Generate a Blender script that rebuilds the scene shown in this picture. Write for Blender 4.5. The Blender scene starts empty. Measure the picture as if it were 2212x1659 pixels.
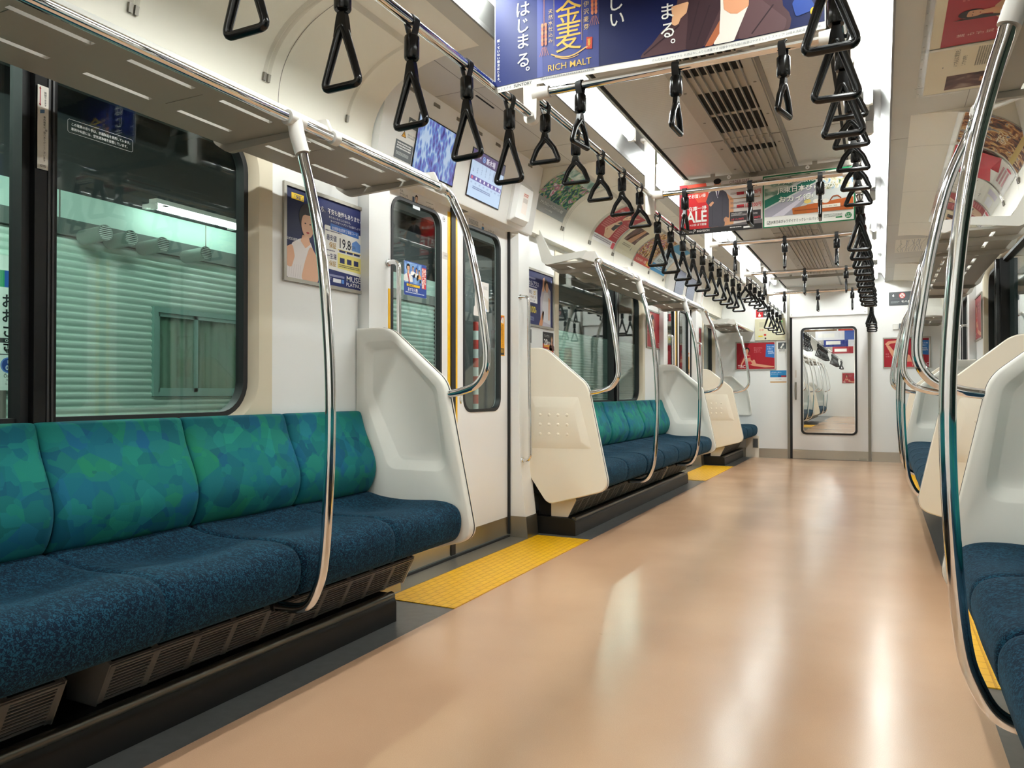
import bpy, bmesh, math, random
from mathutils import Vector, Matrix
random.seed(7)
PI = math.pi
SC = bpy.context.scene
COL = SC.collection

# ------------------------------------------------------------------ camera
CAM = (0.65, 0.0, 0.8869)
YAW, PITCH, ROLL = 0.4583, 0.0103, -0.0006
fw = Vector((-math.sin(YAW)*math.cos(PITCH), math.cos(YAW)*math.cos(PITCH), math.sin(PITCH)))
rt = Vector((math.cos(YAW), math.sin(YAW), 0)); up = rt.cross(fw)
r2 = rt*math.cos(ROLL)+up*math.sin(ROLL); u2 = -rt*math.sin(ROLL)+up*math.cos(ROLL)
cd = bpy.data.cameras.new('camera'); co = bpy.data.objects.new('camera', cd); COL.objects.link(co)
cd.sensor_fit = 'HORIZONTAL'; cd.sensor_width = 36.0; cd.lens = 1617.1/2212*36.0
cd.clip_start = 0.02; cd.clip_end = 200
m = Matrix.Identity(4)
for i in range(3):
    m[i][0] = r2[i]; m[i][1] = u2[i]; m[i][2] = -fw[i]; m[i][3] = CAM[i]
co.matrix_world = m
SC.camera = co
# ------------------------------------------------------------------ world / exposure
w = bpy.data.worlds.new('night'); SC.world = w; w.use_nodes = True
w.node_tree.nodes['Background'].inputs[0].default_value = (0.02, 0.03, 0.03, 1)
w.node_tree.nodes['Background'].inputs[1].default_value = 0.3
SC.view_settings.view_transform = 'Standard'; SC.view_settings.look = 'None'
SC.view_settings.gamma = 1.0; SC.view_settings.use_curve_mapping = False
EXPO = 2.3
SC.view_settings.exposure = EXPO
SC.cycles.max_bounces = 10; SC.cycles.diffuse_bounces = 5; SC.cycles.glossy_bounces = 5
SC.cycles.transmission_bounces = 4; SC.cycles.transparent_max_bounces = 12
SC.cycles.sample_clamp_indirect = 6.0; SC.cycles.caustics_reflective = False; SC.cycles.caustics_refractive = False
TUBE_POWER = 18.0
OUT_POWER = 4.0

# ------------------------------------------------------------------ materials
MATS = {}
def _nt(name):
    mt = bpy.data.materials.new(name); mt.use_nodes = True
    nt = mt.node_tree; b = nt.nodes['Principled BSDF']
    return mt, nt, b
def mat(name, col, rough=0.5, metal=0.0, coat=0.0, spec=0.5, bump=None, var=None):
    """plain surface; bump=(scale, strength, distance), var=(scale, amount): mottled wear of the surface itself"""
    if name in MATS: return MATS[name]
    mt, nt, b = _nt(name)
    b.inputs['Base Color'].default_value = (*col, 1); b.inputs['Roughness'].default_value = rough
    b.inputs['Metallic'].default_value = metal; b.inputs['Coat Weight'].default_value = coat
    b.inputs['Specular IOR Level'].default_value = spec
    if bump or var:
        tc = nt.nodes.new('ShaderNodeTexCoord')
    if bump:
        n = nt.nodes.new('ShaderNodeTexNoise'); n.inputs['Scale'].default_value = bump[0]; n.inputs['Detail'].default_value = 3
        nt.links.new(tc.outputs['Object'], n.inputs['Vector'])
        bp = nt.nodes.new('ShaderNodeBump'); bp.inputs['Strength'].default_value = bump[1]; bp.inputs['Distance'].default_value = bump[2]
        nt.links.new(n.outputs['Fac'], bp.inputs['Height']); nt.links.new(bp.outputs['Normal'], b.inputs['Normal'])
    if var:
        n = nt.nodes.new('ShaderNodeTexNoise'); n.inputs['Scale'].default_value = var[0]; n.inputs['Detail'].default_value = 4
        nt.links.new(tc.outputs['Object'], n.inputs['Vector'])
        cr = nt.nodes.new('ShaderNodeValToRGB')
        cr.color_ramp.elements[0].position = 0.3; cr.color_ramp.elements[1].position = 0.7
        cr.color_ramp.elements[0].color = (*[c*(1-var[1]) for c in col], 1); cr.color_ramp.elements[1].color = (*[min(1, c*(1+var[1])) for c in col], 1)
        nt.links.new(n.outputs['Fac'], cr.inputs['Fac']); nt.links.new(cr.outputs['Color'], b.inputs['Base Color'])
    MATS[name] = mt
    return mt
def emit(name, col, strength, rough=0.3):
    if name in MATS: return MATS[name]
    mt, nt, b = _nt(name)
    b.inputs['Base Color'].default_value = (*[c*0.2 for c in col], 1); b.inputs['Roughness'].default_value = rough
    b.inputs['Emission Color'].default_value = (*col, 1); b.inputs['Emission Strength'].default_value = strength
    MATS[name] = mt
    return mt
def srgb(h):
    h = h.lstrip('#'); h = h if len(h) == 6 else ''.join(c*2 for c in h); v = [int(h[i:i+2], 16)/255 for i in (0, 2, 4)]
    return tuple(c/12.92 if c <= 0.04045 else ((c+0.055)/1.055)**2.4 for c in v)
def ink(h, gloss=0.42):
    return mat('ink_'+h.lstrip('#')+('' if gloss == 0.42 else '_%d' % int(gloss*100)), srgb(h), gloss, spec=0.28)
def glow(h, s=1.0):
    return emit('glow_'+h.lstrip('#'), srgb(h), s*0.8/2**EXPO)

WHITE = mat('white_panel', srgb('#ecedec'), 0.38)
COVE = mat('warm_white_panel', srgb('#e8e3d6'), 0.42)
BEIGE = mat('beige_moulding', srgb('#d9cfb8'), 0.4)
SHELL = mat('partition_white', srgb('#e2e0d8'), 0.45, bump=(900, 0.12, 0.0006))
SHELLB = mat('partition_cream', srgb('#ebe3d3'), 0.42, bump=(900, 0.1, 0.0006))
DOORW = mat('door_white', srgb('#ebeaea'), 0.28, coat=0.3)
CHROME = mat('chrome', (0.78, 0.78, 0.78), 0.07, 1.0)
STEEL = mat('brushed_steel', srgb('#b8b3a8'), 0.34, 1.0)
DULLSTEEL = mat('dull_steel', srgb('#8e8a82'), 0.45, 0.9)
ALU = mat('grey_aluminium', srgb('#a9a59b'), 0.4, 0.7)
BLACK = mat('black_plastic', (0.004, 0.004, 0.0045), 0.2, spec=0.4)
BELT = mat('black_belt', (0.008, 0.008, 0.009), 0.6)
RUBBER = mat('black_rubber', (0.01, 0.01, 0.011), 0.55)
JOINT = mat('white_resin_joint', srgb('#e4e0da'), 0.35)
RACKM = mat('rack_grey', srgb('#aaa79e'), 0.5)
RACKE = mat('rack_end_white', srgb('#d9d8d2'), 0.45)
YELLOW = mat('yellow_tape', srgb('#f0bd1c'), 0.4)
GRILLE = mat('heater_grille_grey', srgb('#83827f'), 0.5, 0.2)
GRILLEY = mat('grille_reflection_ochre', srgb('#b98a2c'), 0.55)  # unused; ochre puts the yellow mat's reflection into the grille colour
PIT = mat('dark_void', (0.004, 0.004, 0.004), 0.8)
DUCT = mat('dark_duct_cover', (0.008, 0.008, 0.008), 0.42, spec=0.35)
VENTM = mat('vent_grey', srgb('#b4b1aa'), 0.45, 0.1)
GREYSTRIP = mat('grey_floor_strip', srgb('#5d5d5c'), 0.3, var=(30, 0.12))
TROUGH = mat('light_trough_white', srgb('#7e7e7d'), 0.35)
LABELG = mat('label_dark_grey', srgb('#565a5c'), 0.4)

def floor_mat():
    mt, nt, b = _nt('brown_vinyl_floor')
    tc = nt.nodes.new('ShaderNodeTexCoord')
    n = nt.nodes.new('ShaderNodeTexNoise'); n.inputs['Scale'].default_value = 1.6; n.inputs['Detail'].default_value = 5
    n2 = nt.nodes.new('ShaderNodeTexNoise'); n2.inputs['Scale'].default_value = 420; n2.inputs['Detail'].default_value = 2
    nt.links.new(tc.outputs['Object'], n.inputs['Vector']); nt.links.new(tc.outputs['Object'], n2.inputs['Vector'])
    cr = nt.nodes.new('ShaderNodeValToRGB'); cr.color_ramp.elements[0].position = 0.3; cr.color_ramp.elements[1].position = 0.72
    cr.color_ramp.elements[0].color = (*srgb('#c59d7e'), 1); cr.color_ramp.elements[1].color = (*srgb('#cea787'), 1)
    nt.links.new(n.outputs['Fac'], cr.inputs['Fac'])
    mx = nt.nodes.new('ShaderNodeMixRGB'); mx.blend_type = 'OVERLAY'; mx.inputs['Fac'].default_value = 0.18
    nt.links.new(cr.outputs['Color'], mx.inputs['Color1']); nt.links.new(n2.outputs['Fac'], mx.inputs['Color2'])
    # scuff marks
    v = nt.nodes.new('ShaderNodeTexVoronoi'); v.inputs['Scale'].default_value = 3.2; v.inputs['Randomness'].default_value = 1
    mp = nt.nodes.new('ShaderNodeMapping'); mp.inputs['Scale'].default_value = (1.0, 3.4, 1)
    nt.links.new(tc.outputs['Object'], mp.inputs['Vector']); nt.links.new(mp.outputs['Vector'], v.inputs['Vector'])
    lt = nt.nodes.new('ShaderNodeMath'); lt.operation = 'LESS_THAN'; lt.inputs[1].default_value = 0.022
    nt.links.new(v.outputs['Distance'], lt.inputs[0])
    sc = nt.nodes.new('ShaderNodeMath'); sc.operation = 'MULTIPLY'; sc.inputs[1].default_value = 0.45
    nt.links.new(lt.outputs[0], sc.inputs[0])
    m2 = nt.nodes.new('ShaderNodeMixRGB'); m2.inputs['Color2'].default_value = (*srgb('#6d4d3c'), 1)
    nt.links.new(sc.outputs[0], m2.inputs['Fac']); nt.links.new(mx.outputs['Color'], m2.inputs['Color1'])
    nt.links.new(m2.outputs['Color'], b.inputs['Base Color'])
    rr = nt.nodes.new('ShaderNodeMapRange'); rr.inputs['To Min'].default_value = 0.13; rr.inputs['To Max'].default_value = 0.30
    nt.links.new(n.outputs['Fac'], rr.inputs['Value']); nt.links.new(rr.outputs['Result'], b.inputs['Roughness'])
    b.inputs['Specular IOR Level'].default_value = 0.5
    bp = nt.nodes.new('ShaderNodeBump'); bp.inputs['Strength'].default_value = 0.06; bp.inputs['Distance'].default_value = 0.001
    nt.links.new(n2.outputs['Fac'], bp.inputs['Height']); nt.links.new(bp.outputs['Normal'], b.inputs['Normal'])
    return mt
FLOORM = floor_mat()

def fabric_mat(name, dark, light, scale):
    """moquette with fine squiggles"""
    mt, nt, b = _nt(name)
    tc = nt.nodes.new('ShaderNodeTexCoord')
    mp = nt.nodes.new('ShaderNodeMapping'); mp.inputs['Scale'].default_value = (scale*0.55, scale, scale)
    nt.links.new(tc.outputs['Object'], mp.inputs['Vector'])
    n = nt.nodes.new('ShaderNodeTexNoise'); n.inputs['Scale'].default_value = 1.0; n.inputs['Detail'].default_value = 2; n.inputs['Distortion'].default_value = 1.6
    nt.links.new(mp.outputs['Vector'], n.inputs['Vector'])
    cr = nt.nodes.new('ShaderNodeValToRGB')
    e = cr.color_ramp.elements; e[0].position = 0.47; e[0].color = (*dark, 1); e[1].position = 0.6; e[1].color = (*light, 1)
    nt.links.new(n.outputs['Fac'], cr.inputs['Fac'])
    nb = nt.nodes.new('ShaderNodeTexNoise'); nb.inputs['Scale'].default_value = 9
    nt.links.new(tc.outputs['Object'], nb.inputs['Vector'])
    mx = nt.nodes.new('ShaderNodeMixRGB'); mx.blend_type = 'OVERLAY'; mx.inputs['Fac'].default_value = 0.35
    nt.links.new(cr.outputs['Color'], mx.inputs['Color1']); nt.links.new(nb.outputs['Fac'], mx.inputs['Color2'])
    nt.links.new(mx.outputs['Color'], b.inputs['Base Color'])
    b.inputs['Roughness'].default_value = 0.9; b.inputs['Specular IOR Level'].default_value = 0.2
    b.inputs['Sheen Weight'].default_value = 0.12; b.inputs['Sheen Roughness'].default_value = 0.4
    b.inputs['Sheen Tint'].default_value = (*[min(1, c*6+0.05) for c in light], 1)
    bp = nt.nodes.new('ShaderNodeBump'); bp.inputs['Strength'].default_value = 0.3; bp.inputs['Distance'].default_value = 0.001
    nt.links.new(n.outputs['Fac'], bp.inputs['Height']); nt.links.new(bp.outputs['Normal'], b.inputs['Normal'])
    return mt
SEATM = fabric_mat('navy_moquette', srgb('#06182a'), srgb('#174458'), 150)
def patch_mat():
    mt, nt, b = _nt('teal_patch_moquette')
    tc = nt.nodes.new('ShaderNodeTexCoord')
    cols = []
    for k, (sc, off) in enumerate(((12, 0), (19, 5.3))):
        mp = nt.nodes.new('ShaderNodeMapping'); mp.inputs['Location'].default_value = (off, off*0.7, off*0.3)
        nt.links.new(tc.outputs['Object'], mp.inputs['Vector'])
        v = nt.nodes.new('ShaderNodeTexVoronoi'); v.inputs['Scale'].default_value = sc; v.distance = 'MANHATTAN' if k else 'EUCLIDEAN'
        nt.links.new(mp.outputs['Vector'], v.inputs['Vector'])
        sp = nt.nodes.new('ShaderNodeSeparateColor'); nt.links.new(v.outputs['Color'], sp.inputs['Color'])
        cr = nt.nodes.new('ShaderNodeValToRGB'); cr.color_ramp.interpolation = 'LINEAR'
        e = cr.color_ramp.elements
        e[0].position = 0.0; e[0].color = (*srgb('#0f4660'), 1); e[1].position = 1.0; e[1].color = (*srgb('#22877e'), 1)
        for p, c in ((0.25, '#126674'), (0.45, '#187668'), (0.62, '#175a86'), (0.8, '#1e7a5a')):
            x = e.new(p); x.color = (*srgb(c), 1)
        nt.links.new(sp.outputs['Red'], cr.inputs['Fac']); cols.append(cr)
    mx = nt.nodes.new('ShaderNodeMixRGB'); mx.inputs['Fac'].default_value = 0.45
    nt.links.new(cols[0].outputs['Color'], mx.inputs['Color1']); nt.links.new(cols[1].outputs['Color'], mx.inputs['Color2'])
    nt.links.new(mx.outputs['Color'], b.inputs['Base Color'])
    b.inputs['Roughness'].default_value = 0.85; b.inputs['Specular IOR Level'].default_value = 0.2; b.inputs['Sheen Weight'].default_value = 0.08
    b.inputs['Sheen Tint'].default_value = (0.3, 0.8, 0.75, 1)
    n = nt.nodes.new('ShaderNodeTexNoise'); n.inputs['Scale'].default_value = 500; nt.links.new(tc.outputs['Object'], n.inputs['Vector'])
    bp = nt.nodes.new('ShaderNodeBump'); bp.inputs['Strength'].default_value = 0.25; bp.inputs['Distance'].default_value = 0.001
    nt.links.new(n.outputs['Fac'], bp.inputs['Height']); nt.links.new(bp.outputs['Normal'], b.inputs['Normal'])
    return mt
BACKM = patch_mat()

def glass_mat(name, tint, refl=1.0, base=0.038, smear=0.0):
    """thin sheet: tinted see-through with a mirror that grows towards grazing angles"""
    mt = bpy.data.materials.new(name); mt.use_nodes = True; nt = mt.node_tree; nt.nodes.clear()
    out = nt.nodes.new('ShaderNodeOutputMaterial'); tr = nt.nodes.new('ShaderNodeBsdfTransparent'); gl = nt.nodes.new('ShaderNodeBsdfGlossy')
    tr.inputs[0].default_value = (*[c**0.5 for c in tint], 1); gl.inputs['Roughness'].default_value = smear; gl.inputs['Color'].default_value = (refl, refl, refl, 1)
    lw = nt.nodes.new('ShaderNodeLayerWeight'); lw.inputs[0].default_value = 0.5
    pw = nt.nodes.new('ShaderNodeMath'); pw.operation = 'POWER'; pw.inputs[1].default_value = 4.5
    ma = nt.nodes.new('ShaderNodeMath'); ma.operation = 'MULTIPLY_ADD'; ma.inputs[1].default_value = 0.9; ma.inputs[2].default_value = base; ma.use_clamp = True
    mx = nt.nodes.new('ShaderNodeMixShader')
    nt.links.new(lw.outputs['Facing'], pw.inputs[0]); nt.links.new(pw.outputs[0], ma.inputs[0]); nt.links.new(ma.outputs[0], mx.inputs[0])
    nt.links.new(tr.outputs[0], mx.inputs[1]); nt.links.new(gl.outputs[0], mx.inputs[2]); nt.links.new(mx.outputs[0], out.inputs[0])
    return mt
GLASS = glass_mat('green_window_glass', (0.72, 0.88, 0.80))
CLEARG = glass_mat('door_glass', (0.78, 0.9, 0.86))
ENDG = glass_mat('clear_glass', (0.94, 0.96, 0.95), 0.6)
CLEAR = glass_mat('clear_plastic', (0.92, 0.91, 0.89), 0.8, 0.03, 0.1)

def ribbed_mat(name, col, axis, freq, strength, rough=0.45):
    mt, nt, b = _nt(name)
    b.inputs['Base Color'].default_value = (*col, 1); b.inputs['Roughness'].default_value = rough
    tc = nt.nodes.new('ShaderNodeTexCoord'); wv = nt.nodes.new('ShaderNodeTexWave'); wv.bands_direction = axis
    wv.inputs['Scale'].default_value = freq; wv.inputs['Distortion'].default_value = 0
    nt.links.new(tc.outputs['Object'], wv.inputs['Vector'])
    bp = nt.nodes.new('ShaderNodeBump'); bp.inputs['Strength'].default_value = strength; bp.inputs['Distance'].default_value = 0.002
    nt.links.new(wv.outputs['Fac'], bp.inputs['Height']); nt.links.new(bp.outputs['Normal'], b.inputs['Normal'])
    return mt
CEILM = ribbed_mat('ribbed_ceiling_panel', srgb('#cccbc6'), 'Y', 14, 0.25)
SIDEC = mat('side_ceiling_panel', srgb('#c6c3ba'), 0.45)

def tile_mat():
    mt, nt, b = _nt('yellow_tactile_mat')
    tc = nt.nodes.new('ShaderNodeTexCoord')
    mp = nt.nodes.new('ShaderNodeMapping'); mp.inputs['Rotation'].default_value = (0, 0, PI/2)
    nt.links.new(tc.outputs['Object'], mp.inputs['Vector'])
    br = nt.nodes.new('ShaderNodeTexBrick'); br.inputs['Scale'].default_value = 1.0
    br.inputs['Brick Width'].default_value = 0.062; br.inputs['Row Height'].default_value = 0.034; br.inputs['Mortar Size'].default_value = 0.0035
    br.inputs['Mortar Smooth'].default_value = 0.4
    br.inputs['Color1'].default_value = (*srgb('#f2bb10'), 1); br.inputs['Color2'].default_value = (*srgb('#edb30c'), 1); br.inputs['Mortar'].default_value = (*srgb('#d79a08'), 1)
    nt.links.new(mp.outputs['Vector'], br.inputs['Vector']); nt.links.new(br.outputs['Color'], b.inputs['Base Color'])
    b.inputs['Roughness'].default_value = 0.38
    bp = nt.nodes.new('ShaderNodeBump'); bp.inputs['Strength'].default_value = 0.7; bp.inputs['Distance'].default_value = 0.003; bp.invert = True
    nt.links.new(br.outputs['Fac'], bp.inputs['Height']); nt.links.new(bp.outputs['Normal'], b.inputs['Normal'])
    return mt
TILEM = tile_mat()
def flower_mat():
    mt, nt, b = _nt('flower_video')
    tc = nt.nodes.new('ShaderNodeTexCoord')
    v = nt.nodes.new('ShaderNodeTexVoronoi'); v.inputs['Scale'].default_value = 34
    n = nt.nodes.new('ShaderNodeTexNoise'); n.inputs['Scale'].default_value = 8; n.inputs['Detail'].default_value = 6; n.inputs['Distortion'].default_value = 0.6
    mp = nt.nodes.new('ShaderNodeMapping'); mp.inputs['Scale'].default_value = (1, 1.6, 0.7)
    nt.links.new(tc.outputs['Object'], mp.inputs['Vector']); nt.links.new(mp.outputs['Vector'], v.inputs['Vector']); nt.links.new(mp.outputs['Vector'], n.inputs['Vector'])
    ad = nt.nodes.new('ShaderNodeMath'); ad.operation = 'MULTIPLY_ADD'; ad.inputs[1].default_value = 0.5
    nt.links.new(v.outputs['Distance'], ad.inputs[0]); nt.links.new(n.outputs['Fac'], ad.inputs[2])
    cr = nt.nodes.new('ShaderNodeValToRGB'); e = cr.color_ramp.elements
    e[0].position = 0.5; e[0].color = (*srgb('#33307a'), 1); e[1].position = 0.92; e[1].color = (*srgb('#c4dcf8'), 1)
    for p, c in ((0.6, '#5652a8'), (0.69, '#716fca'), (0.78, '#5f92dc')):
        x = e.new(p); x.color = (*srgb(c), 1)
    nt.links.new(ad.outputs[0], cr.inputs['Fac']); nt.links.new(cr.outputs['Color'], b.inputs['Emission Color'])
    b.inputs['Emission Strength'].default_value = 0.7/2**EXPO; b.inputs['Base Color'].default_value = (0.01, 0.01, 0.02, 1); b.inputs['Roughness'].default_value = 0.25
    return mt
FLOWER = flower_mat()
def photo_mat(name, stops, scale, dist=1.0, gloss=0.5, stretch=(1, 1, 1)):
    """a printed photograph of busy matter: noise through a colour ramp"""
    if name in MATS: return MATS[name]
    mt, nt, b = _nt(name)
    tc = nt.nodes.new('ShaderNodeTexCoord'); mp = nt.nodes.new('ShaderNodeMapping'); mp.inputs['Scale'].default_value = stretch
    nt.links.new(tc.outputs['Object'], mp.inputs['Vector'])
    n = nt.nodes.new('ShaderNodeTexNoise'); n.inputs['Scale'].default_value = scale; n.inputs['Detail'].default_value = 4; n.inputs['Distortion'].default_value = dist
    nt.links.new(mp.outputs['Vector'], n.inputs['Vector'])
    cr = nt.nodes.new('ShaderNodeValToRGB'); e = cr.color_ramp.elements
    e[0].position = stops[0][0]; e[0].color = (*srgb(stops[0][1]), 1); e[1].position = stops[-1][0]; e[1].color = (*srgb(stops[-1][1]), 1)
    for p, c in stops[1:-1]:
        x = e.new(p); x.color = (*srgb(c), 1)
    nt.links.new(n.outputs['Fac'], cr.inputs['Fac']); nt.links.new(cr.outputs['Color'], b.inputs['Base Color'])
    b.inputs['Roughness'].default_value = gloss; b.inputs['Specular IOR Level'].default_value = 0.2
    MATS[name] = mt
    return mt
# ------------------------------------------------------------------ mesh builder
class MB:
    def __init__(s): s.v = []; s.f = []; s.mi = []; s.mats = []
    def mid(s, m):
        if m not in s.mats: s.mats.append(m)
        return s.mats.index(m)
    def add(s, vs, fs, m):
        b = len(s.v); k = s.mid(m)
        s.v.extend([tuple(p) for p in vs])
        for f in fs: s.f.append([b+i for i in f]); s.mi.append(k)
    def box(s, x0, x1, y0, y1, z0, z1, m):
        x0, x1 = min(x0, x1), max(x0, x1); y0, y1 = min(y0, y1), max(y0, y1); z0, z1 = min(z0, z1), max(z0, z1)
        vs = [(x, y, z) for z in (z0, z1) for y in (y0, y1) for x in (x0, x1)]
        s.add(vs, [(0, 2, 3, 1), (4, 5, 7, 6), (0, 1, 5, 4), (2, 6, 7, 3), (0, 4, 6, 2), (1, 3, 7, 5)], m)
    def loops(s, loops, m, closed=True, cap0=False, cap1=False):
        n = len(loops[0]); vs = [p for l in loops for p in l]; fs = []
        for i in range(len(loops)-1):
            for j in range(n if closed else n-1):
                a = i*n+j; b = i*n+(j+1) % n
                fs.append((a, b, b+n, a+n))
        if cap0: fs.append(tuple(range(n))[::-1])
        if cap1: fs.append(tuple(range((len(loops)-1)*n, len(loops)*n)))
        s.add(vs, fs, m)
    def prism(s, pts, ext, m):
        e = Vector(ext); a = [Vector(p) for p in pts]; s.loops([a, [p+e for p in a]], m, True, True, True)
    def tube(s, path, r, m, n=12, closed=False, flat=1.0, caps=True, upv=None):
        P = [Vector(p) for p in path]; N = len(P); rings = []; prev = None
        for i in range(N):
            if closed: t = (P[(i+1) % N]-P[i-1])
            else: t = P[min(i+1, N-1)]-P[max(i-1, 0)]
            t.normalize()
            if prev is None:
                u = Vector(upv) if upv else (Vector((0, 0, 1)) if abs(t.z) < 0.9 else Vector((0, 1, 0)))
            else: u = prev
            u = (u-t*u.dot(t)); u.normalize(); prev = u; wv = t.cross(u)
            rr = r[i] if isinstance(r, (list, tuple)) else r
            rings.append([P[i]+u*math.cos(2*PI*k/n)*rr+wv*math.sin(2*PI*k/n)*rr*flat for k in range(n)])
        if closed: rings.append(rings[0])
        s.loops(rings, m, True, caps and not closed, caps and not closed)
    def cyl(s, a, b, r, m, n=16, r1=None):
        s.tube([a, b], [r, r if r1 is None else r1], m, n)
    def sphere(s, c, r, m, n=10):
        rings = []
        for i in range(1, n):
            th = PI*i/n
            rings.append([(c[0]+r*math.sin(th)*math.cos(2*PI*k/n), c[1]+r*math.sin(th)*math.sin(2*PI*k/n), c[2]+r*math.cos(th)) for k in range(n)])
        s.loops(rings, m, True, True, True)
    def build(s, name, parent=None, smooth=35, recalc=True, off=None):
        me = bpy.data.meshes.new(name)
        vs = s.v
        if off is None and parent is not None: off = parent.get('_o')
        if off is not None: vs = [(x-off[0], y-off[1], z-off[2]) for x, y, z in vs]
        me.from_pydata(vs, [], s.f)
        for mt in s.mats: me.materials.append(mt)
        me.polygons.foreach_set('material_index', s.mi)
        if recalc:
            bm = bmesh.new(); bm.from_mesh(me); bmesh.ops.recalc_face_normals(bm, faces=bm.faces); bm.to_mesh(me); bm.free()
        if smooth:
            me.polygons.foreach_set('use_smooth', [True]*len(me.polygons)); me.set_sharp_from_angle(angle=math.radians(smooth))
        me.update()
        o = bpy.data.objects.new(name, me); COL.objects.link(o)
        if parent is not None: o.parent = parent
        return o
def tag(o, label=None, cat=None, group=None, kind=None):
    if label: o['label'] = label
    if cat: o['category'] = cat
    if group: o['group'] = group
    if kind: o['kind'] = kind
    return o
ROOTS = []
def thing(name, label=None, cat=None, group=None, loc=(0, 0, 0), kind=None):
    """an Empty at the thing's base; parts are built in world coordinates and shifted by its place"""
    o = bpy.data.objects.new(name, None); COL.objects.link(o); o.location = loc; o.empty_display_size = 0.05
    o['_o'] = list(loc); ROOTS.append(o)
    return tag(o, label, cat, group, kind)
def copy_tree(o, parent=None, loc=None):
    c = o.copy(); COL.objects.link(c)
    if parent is not None: c.parent = parent
    if loc is not None: c.location = loc
    for ch in list(o.children): copy_tree(ch, c)
    if parent is None: ROOTS.append(c)
    return c
def solo(mb, name, label, cat, group=None, kind=None, smooth=35):
    """a thing that is one mesh, its origin at the middle of its base"""
    xs = [p[0] for p in mb.v]; ys = [p[1] for p in mb.v]; zs = [p[2] for p in mb.v]
    off = ((min(xs)+max(xs))/2, (min(ys)+max(ys))/2, min(zs))
    o = mb.build(name, None, smooth, off=off); o.location = off
    return tag(o, label, cat, group, kind)
def structure(mb, name, smooth=35):
    return tag(mb.build(name, None, smooth), kind='structure')

def spline(pts, seg=8):
    P = [Vector(p) for p in pts]; out = []
    for i in range(len(P)-1):
        a = P[i-1] if i else P[0]*2-P[1]; b = P[i]; c = P[i+1]; d = P[i+2] if i+2 < len(P) else P[-1]*2-P[-2]
        for k in range(seg):
            t = k/seg
            out.append(0.5*((2*b)+(-a+c)*t+(2*a-5*b+4*c-d)*t*t+(-a+3*b-3*c+d)*t**3))
    out.append(P[-1]); return out
def round_poly(pts, rad, seg=6):
    """2-D polygon with rounded corners; rad a number or one per corner"""
    n = len(pts); out = []
    for i in range(n):
        p = Vector(pts[i]); a = Vector(pts[i-1]); b = Vector(pts[(i+1) % n]); r = rad[i] if isinstance(rad, (list, tuple)) else rad
        if r <= 0: out.append(p); continue
        da = (a-p).normalized(); db = (b-p).normalized()
        ang = da.angle(db); t = min(r/math.tan(ang/2), (a-p).length*0.49, (b-p).length*0.49)
        s, e = p+da*t, p+db*t
        for k in range(seg+1):
            q = k/seg; out.append((1-q)**2*s+2*q*(1-q)*p+q*q*e)
    return out
def rrect(u0, u1, v0, v1, r, seg=8):
    out = []
    for cx, cy, a0 in ((u1-r, v1-r, 0), (u0+r, v1-r, PI/2), (u0+r, v0+r, PI), (u1-r, v0+r, 1.5*PI)):
        for k in range(seg+1):
            a = a0+PI/2*k/seg; out.append((cx+r*math.cos(a), cy+r*math.sin(a)))
    return out
def hole_plate(mb, U, V, HU, HV, r, f, w0, w1, m, seg=8):
    """plate U x V with a round-cornered hole H, between depths w0 and w1; f(u,v,w) -> point"""
    inner = rrect(*HU, *HV, r, seg); n = seg+1
    corners = [(U[1], V[1]), (U[0], V[1]), (U[0], V[0]), (U[1], V[0])]
    for wd in (w0, w1):
        for q in range(4):
            arc = inner[q*n:(q+1)*n]; cx, cy = corners[q]
            if q % 2 == 0: poly = [(cx, arc[0][1])] + [(cx, cy)] + [(arc[-1][0], cy)] + arc[::-1]
            else: poly = [(arc[0][0], cy)] + [(cx, cy)] + [(cx, arc[-1][1])] + arc[::-1]
            mb.add([f(*p, wd) for p in poly], [tuple(range(len(poly)))], m)
        A = inner
        for q, (fa, fb) in enumerate((((A[n-1]), A[n]), (A[2*n-1], A[2*n]), (A[3*n-1], A[3*n]), (A[4*n-1], A[0]))):
            if q == 0: poly = [fa, fb, (fb[0], V[1]), (fa[0], V[1])]
            if q == 1: poly = [fa, fb, (U[0], fb[1]), (U[0], fa[1])]
            if q == 2: poly = [fa, fb, (fb[0], V[0]), (fa[0], V[0])]
            if q == 3: poly = [fa, fb, (U[1], fb[1]), (U[1], fa[1])]
            mb.add([f(*p, wd) for p in poly], [(0, 1, 2, 3)], m)
    mb.loops([[f(*p, w0) for p in inner], [f(*p, w1) for p in inner]], m)
    oc = [(U[0], V[0]), (U[1], V[0]), (U[1], V[1]), (U[0], V[1])]
    mb.loops([[f(*p, w0) for p in oc], [f(*p, w1) for p in oc]], m)
def ring(mb, o, ro, i, ri, f, w0, w1, m, seg=8, w0i=None, w1i=None):
    """frame between two round-cornered rectangles"""
    O = rrect(*o, ro, seg); I = rrect(*i, ri, seg)
    a = w0 if w0i is None else w0i; b = w1 if w1i is None else w1i
    mb.loops([[f(*p, w0) for p in O], [f(*p, w1) for p in O], [f(*p, b) for p in I], [f(*p, a) for p in I], [f(*p, w0) for p in O]], m)

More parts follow.
